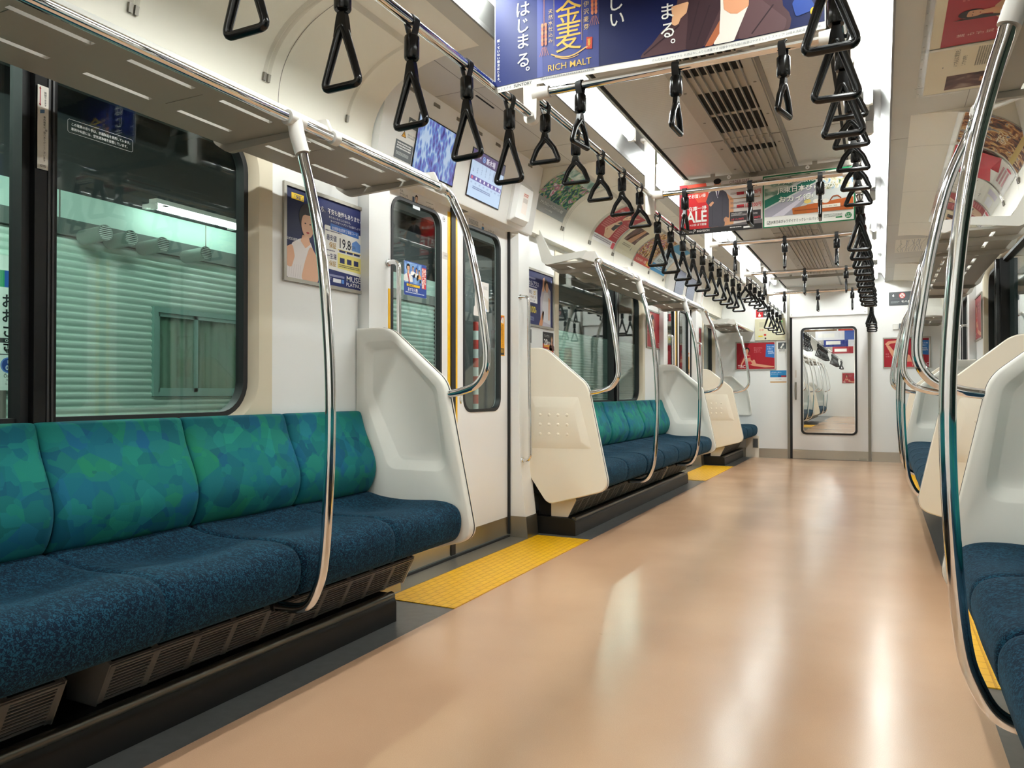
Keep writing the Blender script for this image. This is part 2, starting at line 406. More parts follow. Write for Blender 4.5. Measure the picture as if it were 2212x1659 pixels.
# ------------------------------------------------------------------ printed sheets
_TXT = {}
def text_geo(body, bold):
    k = (body, bold)
    if k not in _TXT:
        c = bpy.data.curves.new('print', 'FONT'); c.body = body; c.size = 1; c.resolution_u = 2; c.offset = bold
        o = bpy.data.objects.new('print', c); me = o.to_mesh()
        vs = [(v.co.x, v.co.y) for v in me.vertices]; fs = [tuple(p.vertices) for p in me.polygons]
        o.to_mesh_clear(); bpy.data.objects.remove(o); bpy.data.curves.remove(c)
        _TXT[k] = (vs, fs)
    return _TXT[k]
class Sheet:
    """a print: flat shapes and lettering laid on a mapped surface. fn(u, v, lift) -> point"""
    def __init__(s, fn, eps=0.0004, sub=1, light=False):
        s.fn = fn; s.eps = eps; s.mb = MB(); s.sub = sub; s.light = light; s.L = 0
    def m(s, c): return (glow(c) if s.light else ink(c)) if isinstance(c, str) else c
    def _l(s, layer):
        s.L = max(s.L, layer); return layer*s.eps
    def rect(s, x, y, w, h, c, layer=1):
        n = max(1, s.sub if h > 0.05 else 2 if s.sub > 1 else 1); l = s._l(layer)
        for k in range(n):
            y0, y1 = y+h*k/n, y+h*(k+1)/n
            s.mb.add([s.fn(x, y0, l), s.fn(x+w, y0, l), s.fn(x+w, y1, l), s.fn(x, y1, l)], [(0, 1, 2, 3)], s.m(c))
        return s
    def poly(s, pts, c, layer=1, rad=0):
        if rad: pts = [tuple(p) for p in round_poly(pts, rad)]
        l = s._l(layer)
        bm = bmesh.new(); vs = [bm.verts.new((p[0], p[1], 0)) for p in pts]; f = bm.faces.new(vs); bmesh.ops.triangulate(bm, faces=[f])
        bm.verts.index_update()
        s.mb.add([s.fn(v.co.x, v.co.y, l) for v in bm.verts], [tuple(v.index for v in q.verts) for q in bm.faces], s.m(c)); bm.free()
        return s
    def disc(s, x, y, rx, ry, c, layer=1, n=28, a0=0, a1=2*PI):
        return s.poly([(x+rx*math.cos(a0+(a1-a0)*k/n), y+ry*math.sin(a0+(a1-a0)*k/n)) for k in range(n)], c, layer)
    def line(s, pts, wd, c, layer=1):
        for a, b in zip(pts, pts[1:]):
            d = Vector((b[0]-a[0], b[1]-a[1])); 
            if d.length < 1e-6: continue
            nrm = Vector((-d.y, d.x)).normalized()*wd/2
            s.poly([(a[0]+nrm.x, a[1]+nrm.y), (a[0]-nrm.x, a[1]-nrm.y), (b[0]-nrm.x, b[1]-nrm.y), (b[0]+nrm.x, b[1]+nrm.y)], c, layer)
        return s
    def text(s, body, x, y, h, c, layer=2, align='L', bold=0.0, sx=1.0, rot=0.0, width=None):
        vs, fs = text_geo(body, bold)
        if not vs: return s
        x0 = min(v[0] for v in vs); x1 = max(v[0] for v in vs)
        if width: sx = width/((x1-x0)*h)
        dx = 0 if align == 'L' else -(x0+x1)/2 if align == 'C' else -x1
        ca, sa = math.cos(rot), math.sin(rot); l = s._l(layer); out = []
        for a, b in vs:
            a, b = (a+dx)*h*sx, b*h
            out.append(s.fn(x+a*ca-b*sa, y+a*sa+b*ca, l))
        s.mb.add(out, fs, s.m(c)); return s
    def vtext(s, body, x, y, h, c, layer=2, bold=0.0, pitch=1.08):
        for k, ch in enumerate(body):
            ox, oy = (0.55, 0.5) if ch in '。、' else (0, 0)
            s.text(ch, x+ox*h, y-k*h*pitch+oy*h, h, c, layer, 'C', bold)
        return s
    def small(s, x, y, w, n, h, c, layer=2, seed=1):
        """rows of small print as fine broken strokes"""
        rnd = random.Random(seed)
        for k in range(n):
            xx = x; yy = y-k*h*1.7
            while xx < x+w-h:
                d = h*rnd.uniform(0.5, 1.6); d = min(d, x+w-xx)
                s.rect(xx, yy, d, h, c, layer); xx += d+h*0.35
        return s
    def build(s, name, parent=None): return s.mb.build(name, parent, smooth=0, recalc=False)
def flatmap(o, U, V, N):
    o, U, V, N = map(Vector, (o, U, V, N))
    return lambda u, v, l: o+U*u+V*v+N*l
def back_box(mb, fn, x, y, w, h, t, m):
    """a slab of thickness t behind the mapped rectangle"""
    a = [fn(x, y, -t), fn(x+w, y, -t), fn(x+w, y+h, -t), fn(x, y+h, -t)]; b = [fn(x, y, 0), fn(x+w, y, 0), fn(x+w, y+h, 0), fn(x, y+h, 0)]
    mb.loops([a, b], m, True, True, True)
ORD = ['first', 'second', 'third', 'fourth', 'fifth', 'sixth', 'seventh', 'eighth', 'ninth', 'tenth', 'eleventh', 'twelfth']
SIDE = {-1: 'left', 1: 'right'}
# ------------------------------------------------------------------ dimensions of the carriage
DC = [3.437, 8.314]            # door centres
BC = [0.9985, 5.8755]          # middles of the seven-seat bays
YB, YE = -3.0, 10.52           # rear and end walls
WALL = 1.38
CZ = 2.265                     # centre ceiling
SZ = 2.275                     # side ceiling
def cove_pt(t):
    th = t*PI/2
    return (0.79+0.53*max(0, math.cos(th))**(2/2.4), 1.93+0.345*max(0, math.sin(th))**(2/2.4))
_ct = [cove_pt(k/200) for k in range(201)]; _cl = [0.0]
for a, b in zip(_ct, _ct[1:]): _cl.append(_cl[-1]+math.hypot(b[0]-a[0], b[1]-a[1]))
def cove_arc(l):
    """point and inward normal at arc length l from the foot of the cove"""
    l = max(0, min(_cl[-1]-1e-4, l)); k = 0
    while _cl[k+1] < l: k += 1
    q = (l-_cl[k])/(_cl[k+1]-_cl[k]); a, b = _ct[k], _ct[k+1]
    tx, tz = b[0]-a[0], b[1]-a[1]; n = math.hypot(tx, tz); 
    return (a[0]+tx*q, a[1]+tz*q), (-tz/n, tx/n)
def covemap(s, y0, l0):
    def f(u, v, l):
        (d, z), (nd, nz) = cove_arc(l0+v)
        # the normal that points into the car: towards smaller d, lower z
        nx, nn = (-abs(nz), -abs(nd)) if False else (nd, nz)
        if nx > 0 or (abs(nx) < 1e-6 and nn > 0): nx, nn = -nx, -nn
        y = y0+u if s < 0 else y0-u
        return (s*(d+nx*l), y, z+nn*l)
    return f
def wallmap(s, y0, z0, d=WALL):
    """u to the right as seen from inside"""
    return lambda u, v, l: (s*(d-l), y0+u if s < 0 else y0-u, z0+v)
def endmap(x0, z0, y=YE): return lambda u, v, l: (x0+u, y-l, z0+v)

# ------------------------------------------------------------------ floor, ceiling, walls
b = MB(); b.box(-0.918, 0.918, YB, YE, -0.04, 0, FLOORM); structure(b, 'floor')
for s in (-1, 1):
    b = MB(); b.box(s*0.918, s*1.43, YB, YE, -0.04, -0.0005, GREYSTRIP); structure(b, 'floor_edge_'+SIDE[s])
b = MB(); b.box(-0.466, 0.466, YB, YE, CZ, CZ+0.024, CEILM)
for y in (-0.66, 1.78, 4.18, 6.62, 9.06):      # joints between the panels
    b.box(-0.466, 0.466, y, y+0.004, CZ-0.0006, CZ, DULLSTEEL)
for x in (0.185,):
    b.box(x, x+0.02, YB, YE, CZ-0.004, CZ, TROUGH)
structure(b, 'ceiling')
for s in (-1, 1):
    b = MB()
    b.box(s*0.466, s*0.482, YB, YE, CZ+0.004, CZ+0.018, PIT)
    b.box(s*0.482, s*0.496, YB, YE, CZ-0.006, CZ+0.024, ALU); b.box(s*0.46, s*0.496, YB, YE, CZ+0.024, CZ+0.03, ALU)
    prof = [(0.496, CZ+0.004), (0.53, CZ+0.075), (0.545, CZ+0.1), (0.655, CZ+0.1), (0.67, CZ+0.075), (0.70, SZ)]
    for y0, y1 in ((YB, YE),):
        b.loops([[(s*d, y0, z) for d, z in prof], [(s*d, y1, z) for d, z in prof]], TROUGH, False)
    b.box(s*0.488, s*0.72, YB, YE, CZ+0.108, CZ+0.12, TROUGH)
    structure(b, 'trim_light_trough_'+SIDE[s])
    b = MB()
    b.box(s*0.70, s*0.795, YB, YE, SZ, SZ+0.03, SIDEC)
    b.box(s*0.695, s*0.704, YB, YE, SZ-0.01, SZ+0.01, TROUGH)
    for yc in DC: b.box(s*0.795, s*1.43, yc-0.815, yc+0.815, SZ, SZ+0.03, SIDEC)
    for y in (2.2, 4.62, 7.0, 9.36):
        b.box(s*0.70, s*0.79, y, y+0.003, SZ-0.0006, SZ, DULLSTEEL)
    for yc in DC:          # hatch joints over the doors
        b.box(s*1.02, s*1.023, yc-0.8, yc+0.8, SZ-0.0006, SZ, DULLSTEEL)
        for y in (yc-0.45, yc+0.45): b.box(s*0.795, s*1.25, y, y+0.003, SZ-0.0006, SZ, DULLSTEEL)
        b.box(s*1.04, s*1.05, yc-0.38, yc-0.2, SZ-0.001, SZ, PIT)
    structure(b, 'ceiling_side_'+SIDE[s])
    # coves over the benches
    b = MB()
    N = 26
    for y0, y1 in ((YB, DC[0]-0.815), (DC[0]+0.815, DC[1]-0.815), (DC[1]+0.815, YE)):
        pr = [cove_pt(k/N) for k in range(N+1)]
        b.loops([[(s*d, y0, z) for d, z in pr], [(s*d, y1, z) for d, z in pr]], COVE, False)
        pr2 = [(1.43, 1.895), (1.32, 1.895), (1.32, 1.93)]
        b.loops([[(s*d, y0, z) for d, z in pr2], [(s*d, y1, z) for d, z in pr2]], COVE, False)
        cap = pr+[(0.79, SZ+0.03), (1.43, SZ+0.03), (1.43, 1.895), (1.32, 1.895)]
        for y in (y0, y1): b.add([(s*d, y, z) for d, z in cap], [tuple(range(len(cap)))], COVE)
        yy = y1-0.56
        while yy > max(y0, -0.6):                  # joints between the cove panels
            pj = [cove_pt(k/N) for k in range(0, N+1)]
            b.loops([[(s*(d-0.0008), yy, z-0.0008) for d, z in pj], [(s*(d-0.0008), yy+0.003, z-0.0008) for d, z in pj]], DULLSTEEL, False)
            yy -= 1.07
    structure(b, 'ceiling_cove_'+SIDE[s])
    # side wall
    b = MB(); x0, x1 = s*WALL, s*1.44
    b.box(x0, x1, YB, BC[0]-1.6085, 0, 1.9, WHITE)
    for yc in BC:
        ya, yb = yc-1.6085, yc+1.6085
        b.box(x0, x1, ya, yb, 0, 0.775, WHITE); b.box(x0, x1, ya, yb, 1.87, 1.9, WHITE)
        b.box(x0, x1, ya, yc-1.095, 0.775, 1.87, WHITE); b.box(x0, x1, yc+1.095, yb, 0.775, 1.87, WHITE)
    ya, yb = DC[1]+0.83, YE; wa, wb = 9.56, 10.36
    b.box(x0, x1, ya, yb, 0, 0.775, WHITE); b.box(x0, x1, ya, yb, 1.87, 1.9, WHITE)
    b.box(x0, x1, ya, wa, 0.775, 1.87, WHITE); b.box(x0, x1, wb, yb, 0.775, 1.87, WHITE)
    for yc in DC: b.box(s*1.44, s*1.47, yc-0.84, yc+0.84, 1.87, 2.3, WHITE)
    structure(b, 'wall_'+SIDE[s])
    # low dark duct covers along the foot of the benches
    b = MB()
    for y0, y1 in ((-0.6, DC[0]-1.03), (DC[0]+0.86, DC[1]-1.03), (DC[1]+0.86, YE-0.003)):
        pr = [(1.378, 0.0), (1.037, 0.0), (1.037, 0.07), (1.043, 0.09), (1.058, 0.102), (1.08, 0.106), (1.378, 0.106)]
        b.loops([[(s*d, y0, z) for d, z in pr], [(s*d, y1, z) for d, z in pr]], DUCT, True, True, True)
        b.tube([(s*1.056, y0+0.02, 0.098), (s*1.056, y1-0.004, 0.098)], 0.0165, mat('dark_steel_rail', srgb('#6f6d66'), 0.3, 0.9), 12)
    structure(b, 'baseboard_'+SIDE[s], 60)

b = MB()   # rear wall, behind the camera
b.box(-1.44, 1.44, YB-0.05, YB, 0, 2.42, WHITE); structure(b, 'wall_rear')
# end wall with the sliding gangway door
ex = endmap(0, 0)
b = MB()
b.box(-1.44, -0.462, YE, YE+0.05, 0, 2.42, WHITE); b.box(0.53, 1.44, YE, YE+0.05, 0, 2.42, WHITE)
b.box(-0.462, 0.53, YE, YE+0.05, 1.865, 2.42, WHITE)
b.box(-0.435, 0.497, YE-0.012, YE, 1.873, 2.235, WHITE)
for x in (-0.41, 0.47):
    b.cyl((x, YE-0.014, 1.9), (x, YE-0.01, 1.9), 0.006, DULLSTEEL, 10)
structure(b, 'wall_end')
b = MB()
for s, xa in ((-1, -0.47), (1, 0.535)):
    b.box(xa, s*1.37, YE-0.006, YE, 0, 0.125, STEEL)
structure(b, 'baseboard_end')
b = MB()
b.box(-0.466, -0.434, YE-0.02, YE+0.03, 0, 2.25, DULLSTEEL); b.box(0.499, 0.533, YE-0.02, YE+0.03, 0, 2.25, DULLSTEEL)
structure(b, 'trim_end_door_posts')
t = thing('door_end', kind='structure', loc=(0.03, YE, 0))
b = MB(); hole_plate(b, (-0.405, 0.499), (0.005, 1.865), (-0.292, 0.366), (0.332, 1.718), 0.055, lambda u, v, w: (u, YE+0.012+w, v), 0, 0.03, DOORW)
b.build('door_leaf', t)
b = MB(); ring(b, (-0.300, 0.374, 0.324, 1.726), 0.06, (-0.276, 0.350, 0.348, 1.702), 0.045, lambda u, v, w: (u, YE+w, v), 0.004, 0.04, RUBBER); b.build('window_gasket', t)
b = MB(); ring(b, (-0.279, 0.353, 0.345, 1.705), 0.047, (-0.268, 0.342, 0.356, 1.694), 0.04, lambda u, v, w: (u, YE+w, v), 0.007, 0.03, CHROME); b.build('window_trim', t)
b = MB(); b.box(-0.277, 0.351, YE+0.022, YE+0.026, 0.347, 1.703, ENDG); b.build('pane', t)
b = MB(); b.box(-0.405, 0.499, YE+0.006, YE+0.012, 0.005, 0.122, STEEL); b.box(0.39, 0.48, YE-0.002, YE+0.006, 0.005, 0.035, ALU); b.build('kick_plate', t)
b = MB(); b.box(-0.434, -0.405, YE+0.02, YE+0.03, 0, 1.87, RUBBER); b.build('door_gap', t)
b = MB(); b.box(-0.372, -0.352, YE-0.02, YE+0.012, 0.78, 1.01, DULLSTEEL); b.build('handle', t)
b = MB(); b.box(-0.37, -0.353, YE+0.009, YE+0.012, 1.07, 1.17, ink('#d9d2cc')); b.build('door_label', t)

# ------------------------------------------------------------------ windows
def window(s, ya, yb, n, mull=None):
    f = lambda u, v, w: (s*w, u, v)
    t = thing('window_%d' % n, kind='structure', loc=(s*1.4, (ya+yb)/2, 0.78))
    b = MB(); hole_plate(b, (ya-0.1, yb+0.1), (0.775, 1.87), (ya-0.035, yb+0.035), (0.782, 1.83), 0.155, f, 1.374, 1.40, BEIGE)
    A = rrect(ya-0.035, yb+0.035, 0.782, 1.83, 0.155); B = rrect(ya-0.03, yb+0.03, 0.785, 1.825, 0.15); D = rrect(ya-0.006, yb+0.006, 0.80, 1.80, 0.126)
    b.loops([[f(*p, 1.374) for p in A], [f(*p, 1.378) for p in B], [f(*p, 1.405) for p in D], [f(*p, 1.435) for p in D]], BEIGE)
    b.build('window_surround', t, 50)
    b = MB(); ring(b, (ya-0.008, yb+0.008, 0.798, 1.802), 0.128, (ya+0.012, yb-0.012, 0.817, 1.783), 0.108, f, 1.402, 1.44, RUBBER); b.build('window_gasket', t)
    pan = [(ya, yb)] if mull is None else [(ya, mull[0]+0.01), (mull[1]-0.01, yb)]
    for k, (p, q) in enumerate(pan):
        b = MB()
        P = rrect(p, q, 0.80, 1.80, 0.12) if mull is None else None
        if P is None:      # only the outer corners are round
            P = round_poly([(p, 0.80), (q, 0.80), (q, 1.80), (p, 1.80)], [0.12 if k == 0 else 0, 0.12 if k else 0, 0.12 if k else 0, 0.12 if k == 0 else 0])
        b.loops([[f(*pt, 1.425) for pt in P], [f(*pt, 1.43) for pt in P]], GLASS, True, True, True); b.build('pane', t, 0)
    if mull:
        a, c = mull; b = MB()
        b.box(s*1.362, s*1.44, a, c, 0.80, 1.80, BLACK)
        b.box(s*1.385, s*1.44, a-0.02, a, 0.80, 1.80, RUBBER); b.box(s*1.395, s*1.44, c, c+0.02, 0.80, 1.80, RUBBER)
        for y in (a+0.034, a+0.046): b.box(s*1.359, s*1.362, y, y+0.005, 0.80, 1.80, mat('charcoal_strip', (0.03, 0.03, 0.032), 0.4))
        b.build('mullion', t)
    return t
n = 1
for s in (-1, 1):
    for yc in BC:
        window(s, yc-0.995, yc+0.995, n, (yc+0.218, yc+0.278)); n += 1
    window(s, 9.66, 10.26, n); n += 1

# ------------------------------------------------------------------ side doors with pillars and header
def side_door(s, yc, n):
    f = lambda u, v, w: (s*w, u, v)
    t = thing('door_%d' % n, kind='structure', loc=(s*1.4, yc, 0))
    for q in (-1, 1):
        ya, yb = sorted((yc+q*0.022, yc+q*0.668)); wa, wb = sorted((yc+q*0.125, yc+q*0.548))
        b = MB(); hole_plate(b, (ya, yb), (0.02, 1.875), (wa, wb), (0.785, 1.805), 0.07, f, 1.40, 1.43, DOORW); lf = b.build('door_leaf', t)
        lf['_o'] = t['_o']
        b = MB(); ring(b, (wa-0.012, wb+0.012, 0.773, 1.817), 0.08, (wa+0.004, wb-0.004, 0.789, 1.801), 0.066, f, 1.396, 1.425, RUBBER); b.build('gasket', lf)
        b = MB(); P = rrect(wa, wb, 0.785, 1.805, 0.068); b.loops([[f(*p, 1.412) for p in P], [f(*p, 1.416) for p in P]], CLEARG, True, True, True); b.build('pane', lf, 0)
        b = MB(); b.box(s*1.397, s*1.401, ya, yb, 0.02, 0.125, STEEL); b.build('kick_plate', lf)
        b = MB(); ys, ye = sorted((yc+q*0.024, yc+q*0.05)); b.box(s*1.398, s*1.401, ys, ye, 0.3, 1.84, YELLOW); b.build('yellow_stripe', lf)
        b = MB(); b.tube([(s*1.399, yc+q*0.09+0.012*math.cos(a), 0.86+0.035*math.sin(a)) for a in [2*PI*k/16 for k in range(16)]], 0.004, CHROME, 6, True); b.build('finger_pull', lf)
        ys, ye = sorted((yc+q*0.667, yc+q*0.818))
        b = MB(); pr = [(1.46, 0.0), (1.272, 0.0), (1.283, 0.13), (1.315, 0.42), (1.328, 0.8), (1.33, 1.868), (1.46, 1.868)]
        b.loops([[(s*d, ys, z) for d, z in pr], [(s*d, ye, z) for d, z in pr]], WHITE, True, True, True)
        b.box(s*1.385, s*1.45, *sorted((yc+q*0.655, yc+q*0.668)), 0.02, 1.868, RUBBER)
        pl = b.build('door_pillar', t, 25); pl['_o'] = t['_o']
        b = MB(); pr = [(1.43, 0.001), (1.268, 0.001), (1.279, 0.13), (1.43, 0.13)]
        b.loops([[(s*d, ys-0.003, z) for d, z in pr], [(s*d, ye+0.003, z) for d, z in pr]], STEEL, True, True, True); b.build('pillar_kick_plate', pl)
        del lf['_o'], pl['_o']
    b = MB(); b.box(s*1.392, s*1.432, yc-0.022, yc+0.022, 0.02, 1.875, RUBBER); b.build('door_seal', t)
    b = MB(); b.box(s*1.262, s*1.46, yc-0.79, yc+0.79, -0.02, 0.004, DULLSTEEL); b.box(s*1.385, s*1.40, yc-0.66, yc+0.66, 0.004, 0.012, RUBBER); b.build('door_sill', t)
    # header with a face that leans inward
    b = MB(); pr = [(1.47, 1.866), (1.312, 1.866), (1.306, 1.872), (1.226, SZ), (1.47, SZ)]
    b.loops([[(s*d, yc-0.81, z) for d, z in pr], [(s*d, yc+0.81, z) for d, z in pr]], WHITE, True, True, True)
    hp = b.build('header_panel', t); hp['_o'] = t['_o']
    b = MB(); b.box(s*1.36, s*1.39, yc-0.04, yc+0.10, 1.8635, 1.866, LABELG); b.build('speaker_grille', hp)
    b = MB()
    for k in range(7):
        y = yc-0.66+k*0.21; b.box(s*1.237, s*1.228, y, y+0.05, 2.235, 2.25, DULLSTEEL)
    b.box(s*1.245, s*1.240, yc-0.8, yc+0.8, 2.232, 2.236, PIT); b.build('hinge_line', hp)
    del hp['_o']
    return t
n = 1
for s in (-1, 1):
    for yc in DC: side_door(s, yc, n); n += 1
def headmap(s, y0, z0):
    """on the leaning header face: v runs up the slope from height z0"""
    k = 0.08/(SZ-1.872); L = math.hypot(1, k)
    def f(u, v, l):
        z = z0+v/L+l*k/L*-1; d = 1.306-(z0+v/L-1.872)*k-l/L
        return (s*d, y0+u if s < 0 else y0-u, z)
    return f
# ------------------------------------------------------------------ fluorescent tubes
TUBE = emit('lit_tube', (0.955, 1.0, 0.965), TUBE_POWER)
ys_t = [(-2.6, -1.4), (-1.0, 0.2), (1.25, 2.45), (2.86, 4.06), (4.52, 5.72), (6.1, 7.3), (7.68, 8.88), (9.22, 10.36)]
for s in (-1, 1):
    vis = 0
    for ya, yb in ys_t:
        if ya < 1: lab = 'lit fluorescent ceiling tube on the %s, out of the picture, %s behind the nearest one' % (SIDE[s], 'second' if ya < -2 else 'directly')
        else:
            lab = 'lit white fluorescent tube on the %s of the ceiling, %s along from the near end' % (SIDE[s], ORD[vis]); vis += 1
        t = thing('fluorescent_light', lab, 'ceiling light', 'fluorescent ceiling tubes', loc=(s*0.6, (ya+yb)/2, CZ+0.1))
        b = MB(); b.cyl((s*0.6, ya+0.02, CZ+0.045), (s*0.6, yb-0.02, CZ+0.045), 0.017, TUBE, 14); b.build('tube', t)
        for y, q in ((ya, 1), (yb, -1)):
            b = MB(); b.cyl((s*0.6, y, CZ+0.045), (s*0.6, y+q*0.025, CZ+0.045), 0.02, JOINT, 14)
            b.box(s*0.58, s*0.62, y-0.012, y+0.012, CZ+0.03, CZ+0.099, JOINT); b.build('lamp_holder', t)
# ------------------------------------------------------------------ vents down the middle of the ceiling
for k, (ya, yb, holes, lab) in enumerate((
        (2.02, 4.14, [(3.06, 3.27), (3.47, 3.76), (3.79, 4.05)], 'long grey ceiling vent with dark openings between the blue banner and the two posters'),
        (4.16, 6.78, [(4.31, 4.41), (5.95, 6.2), (6.24, 6.52)], 'grey ceiling vent with dark grids behind the pair of hanging posters'),
        (6.80, 9.3, [], 'closed grey slatted ceiling vent nearest the end door'))):
    t = thing('ceiling_vent', lab, 'vent', 'ceiling vents', loc=(0, (ya+yb)/2, CZ))
    b = MB()
    z0, z1 = CZ-0.012, CZ-0.001
    b.box(-0.182, -0.115, ya, yb, z0, z1, VENTM); b.box(0.135, 0.178, ya, yb, z0, z1, VENTM)
    y = ya
    for h0, h1 in holes+[(yb, yb)]:
        b.box(-0.115, 0.135, y, h0, CZ-0.006, z1, VENTM)
        if h1 > h0: b.box(-0.115, 0.135, h0, h1, CZ-0.003, z1, PIT)
        y = h1
    yy = ya+0.14
    while yy < yb:
        for x in (-0.15, 0.157): b.cyl((x, yy, z0-0.002), (x, yy, z0), 0.007, DULLSTEEL, 8)
        yy += 0.42
    fr = b.build('frame', t)
    for i in range(8):
        x = -0.108+i*0.033; b = MB(); b.box(x-0.0026, x+0.0026, ya+0.01, yb-0.01, CZ-0.022, CZ-0.006, VENTM); b.build('slat', t)

# ------------------------------------------------------------------ hand rails, posts, cross bars
RX = {-1: 0.53, 1: 0.553}
PY = [2.56, 4.187, 5.80, 7.40, 9.0]
H1, H2 = 2.008, 1.927
segs = [(-2.9, 2.545, H2, 'over the near bench'), (2.575, 4.175, H1, 'in front of the near door'), (4.2, 7.385, H2, 'over the far bench'), (7.415, 8.985, H1, 'in front of the far door'), (9.015, 10.515, H2, 'over the end bench')]
for s in (-1, 1):
    x = s*RX[s]
    for ya, yb, z, wh in segs:
        b = MB(); b.tube([(x, ya, z), (x, yb, z)], 0.0155, CHROME, 16)
        solo(b, 'hand_rail', 'chrome rail for hand straps running along the %s %s' % (SIDE[s], wh), 'rail', 'rails for the hand straps')
    for k, y in enumerate(PY):
        t = thing('rail_post', 'white ceiling post holding the %s strap rail at the %s cross bar from the front' % (SIDE[s], ORD[k]), 'post', 'posts of the strap rails', loc=(x, y, CZ+0.05))
        b = MB(); pts = round_poly([(x-0.032, CZ+0.06), (x-0.026, H2-0.03), (x+0.026, H2-0.03), (x+0.032, CZ+0.06)], [0, 0.025, 0.025, 0])
        top = CZ+0.06
        b.prism([(p[0], y-0.014, p[1]) for p in pts], (0, 0.028, 0), JOINT); b.build('post', t)
        b = MB(); b.tube([(x-s*0.01, y, H1), (x-s*0.075, y, H1)], [0.027, 0.022], JOINT, 16); b.build('bar_collar', t)
        b = MB(); b.box(x-0.05, x+0.05, y-0.03, y+0.03, CZ+0.055, CZ+0.07, JOINT); b.build('ceiling_plate', t)
for k, y in enumerate(PY):
    b = MB(); b.tube([(-RX[-1]+0.06, y, H1), (RX[1]-0.06, y, H1)], 0.0155, CHROME, 16)
    solo(b, 'cross_bar', 'chrome bar crossing the aisle between the strap rails, %s from the front' % ORD[k], 'rail', 'cross bars between the rails')

# ------------------------------------------------------------------ hand straps
def strap_proto(z, long, lab, cat, grp, loc):
    """loc is on the rail axis; the handle hangs across x"""
    t = thing('hand_strap', lab, 'hand strap', grp, loc=loc)
    zt = (-0.042, -0.106, -0.108) if long else (-0.036, -0.098, -0.1)
    hb = -0.302 if long else -0.226
    x, y, zz = loc
    P = lambda a, c: (x+a, y, zz+c)
    b = MB(); pth = [(-0.004, zt[0]-0.004), (-0.012, -0.026)]+[(0.0185*math.cos(a), 0.0185*math.sin(a)) for a in [PI+0.5-(PI+1.0)*k/12 for k in range(13)]]+[(0.012, -0.026), (0.004, zt[0]-0.004)]
    out = []
    for i in range(len(pth)):
        a = Vector(pth[max(i-1, 0)]); c = Vector(pth[min(i+1, len(pth)-1)]); d = (c-a).normalized(); nn = Vector((-d.y, d.x))*0.0015; p = Vector(pth[i])
        out.append([(x+p.x+nn.x, y-0.012, zz+p.y+nn.y), (x+p.x+nn.x, y+0.012, zz+p.y+nn.y), (x+p.x-nn.x, y+0.012, zz+p.y-nn.y), (x+p.x-nn.x, y-0.012, zz+p.y-nn.y)])
    b.loops(out, BELT, True, True, True); b.build('belt', t, 40)
    b = MB()
    prof = [(0.006, zt[0]+0.003), (0.019, zt[0]+0.002), (0.0215, zt[0]-0.002), (0.0215, zt[1]+0.004), (0.019, zt[1]), (0.006, zt[1]-0.001)]
    b.loops([[(x+r*math.cos(2*PI*k/18), y+r*math.sin(2*PI*k/18), zz+c) for k in range(18)] for r, c in prof], BLACK, True, True, True); b.build('sleeve', t, 40)
    b = MB(); ap = zt[2]-0.012
    wv = 0.056
    if long: out = round_poly([(0.0, ap-0.012), (wv, hb+0.008), (-wv, hb+0.008)], [0.012, 0.014, 0.014], 5)
    else: out = round_poly([(0.0, ap-0.010), (0.036, ap-0.055), (wv, hb+0.012), (wv-0.004, hb+0.008), (-wv+0.004, hb+0.008), (-wv, hb+0.012), (-0.036, ap-0.055)], [0.012, 0.06, 0.012, 0.01, 0.01, 0.012, 0.06], 5)
    path = [P(p[0], p[1]) for p in out]
    N = len(path); rs = []
    for p in out:
        f = (p[1]-hb)/(ap-hb); rs.append(0.0095+0.0022*max(0, min(1, f)))
    b.tube(path, rs, BLACK, 10, True, flat=1.0)
    # shoulder that joins the two sides under the sleeve
    sh = [(-0.010, zt[2]-0.002), (0.010, zt[2]-0.002), (0.014, ap-0.004), (0.0215 if long else 0.024, ap-0.05 if long else ap-0.04), (0.012, ap-0.05 if long else ap-0.036), (0.0, ap-0.034 if long else ap-0.027), (-0.012, ap-0.05 if long else ap-0.036), (-0.0215 if long else -0.024, ap-0.05 if long else ap-0.04), (-0.014, ap-0.004)]
    b.loops([[(x+p[0], y+q, zz+p[1]) for p in sh] for q in (-0.0085, 0.0085)], BLACK, True, True, True)
    b.build('handle', t, 50)
    return t
LY = [('over the near bench', [1.143, 1.456, 1.757, 2.067, 2.374], H2, True), ('in front of the near door', [2.691, 3.015, 3.338, 3.660, 3.969], H1, False),
      ('over the far bench', [4.333, 4.64, 4.96, 5.265, 5.577, 5.893, 6.21, 6.53, 6.835, 7.155], H2, True), ('in front of the far door', [7.52, 7.81, 8.124, 8.447, 8.75], H1, False),
      ('over the end bench', [9.218, 9.558, 9.948, 10.302], H2, True)]
PROTO = {}
for s in (-1, 1):
    for wh, ysl, z, lg in LY:
        for k, y in enumerate(ysl):
            lab = '%s black hand strap, %s from the front on the %s rail %s' % ('triangular' if lg else 'rounded', ORD[k], SIDE[s], wh.replace('in front of', 'before'))
            grp = 'hand straps on the %s rail %s' % (SIDE[s], wh)
            loc = (s*RX[s], y, z)
            if lg not in PROTO:
                PROTO[lg] = strap_proto(z, lg, lab, 'hand strap', grp, loc); c = PROTO[lg]
            else:
                c = copy_tree(PROTO[lg], None, loc); c['label'] = lab; c['group'] = grp
            c.rotation_euler = (random.uniform(-0.02, 0.02), random.uniform(-0.012, 0.012), random.uniform(-0.06, 0.06))
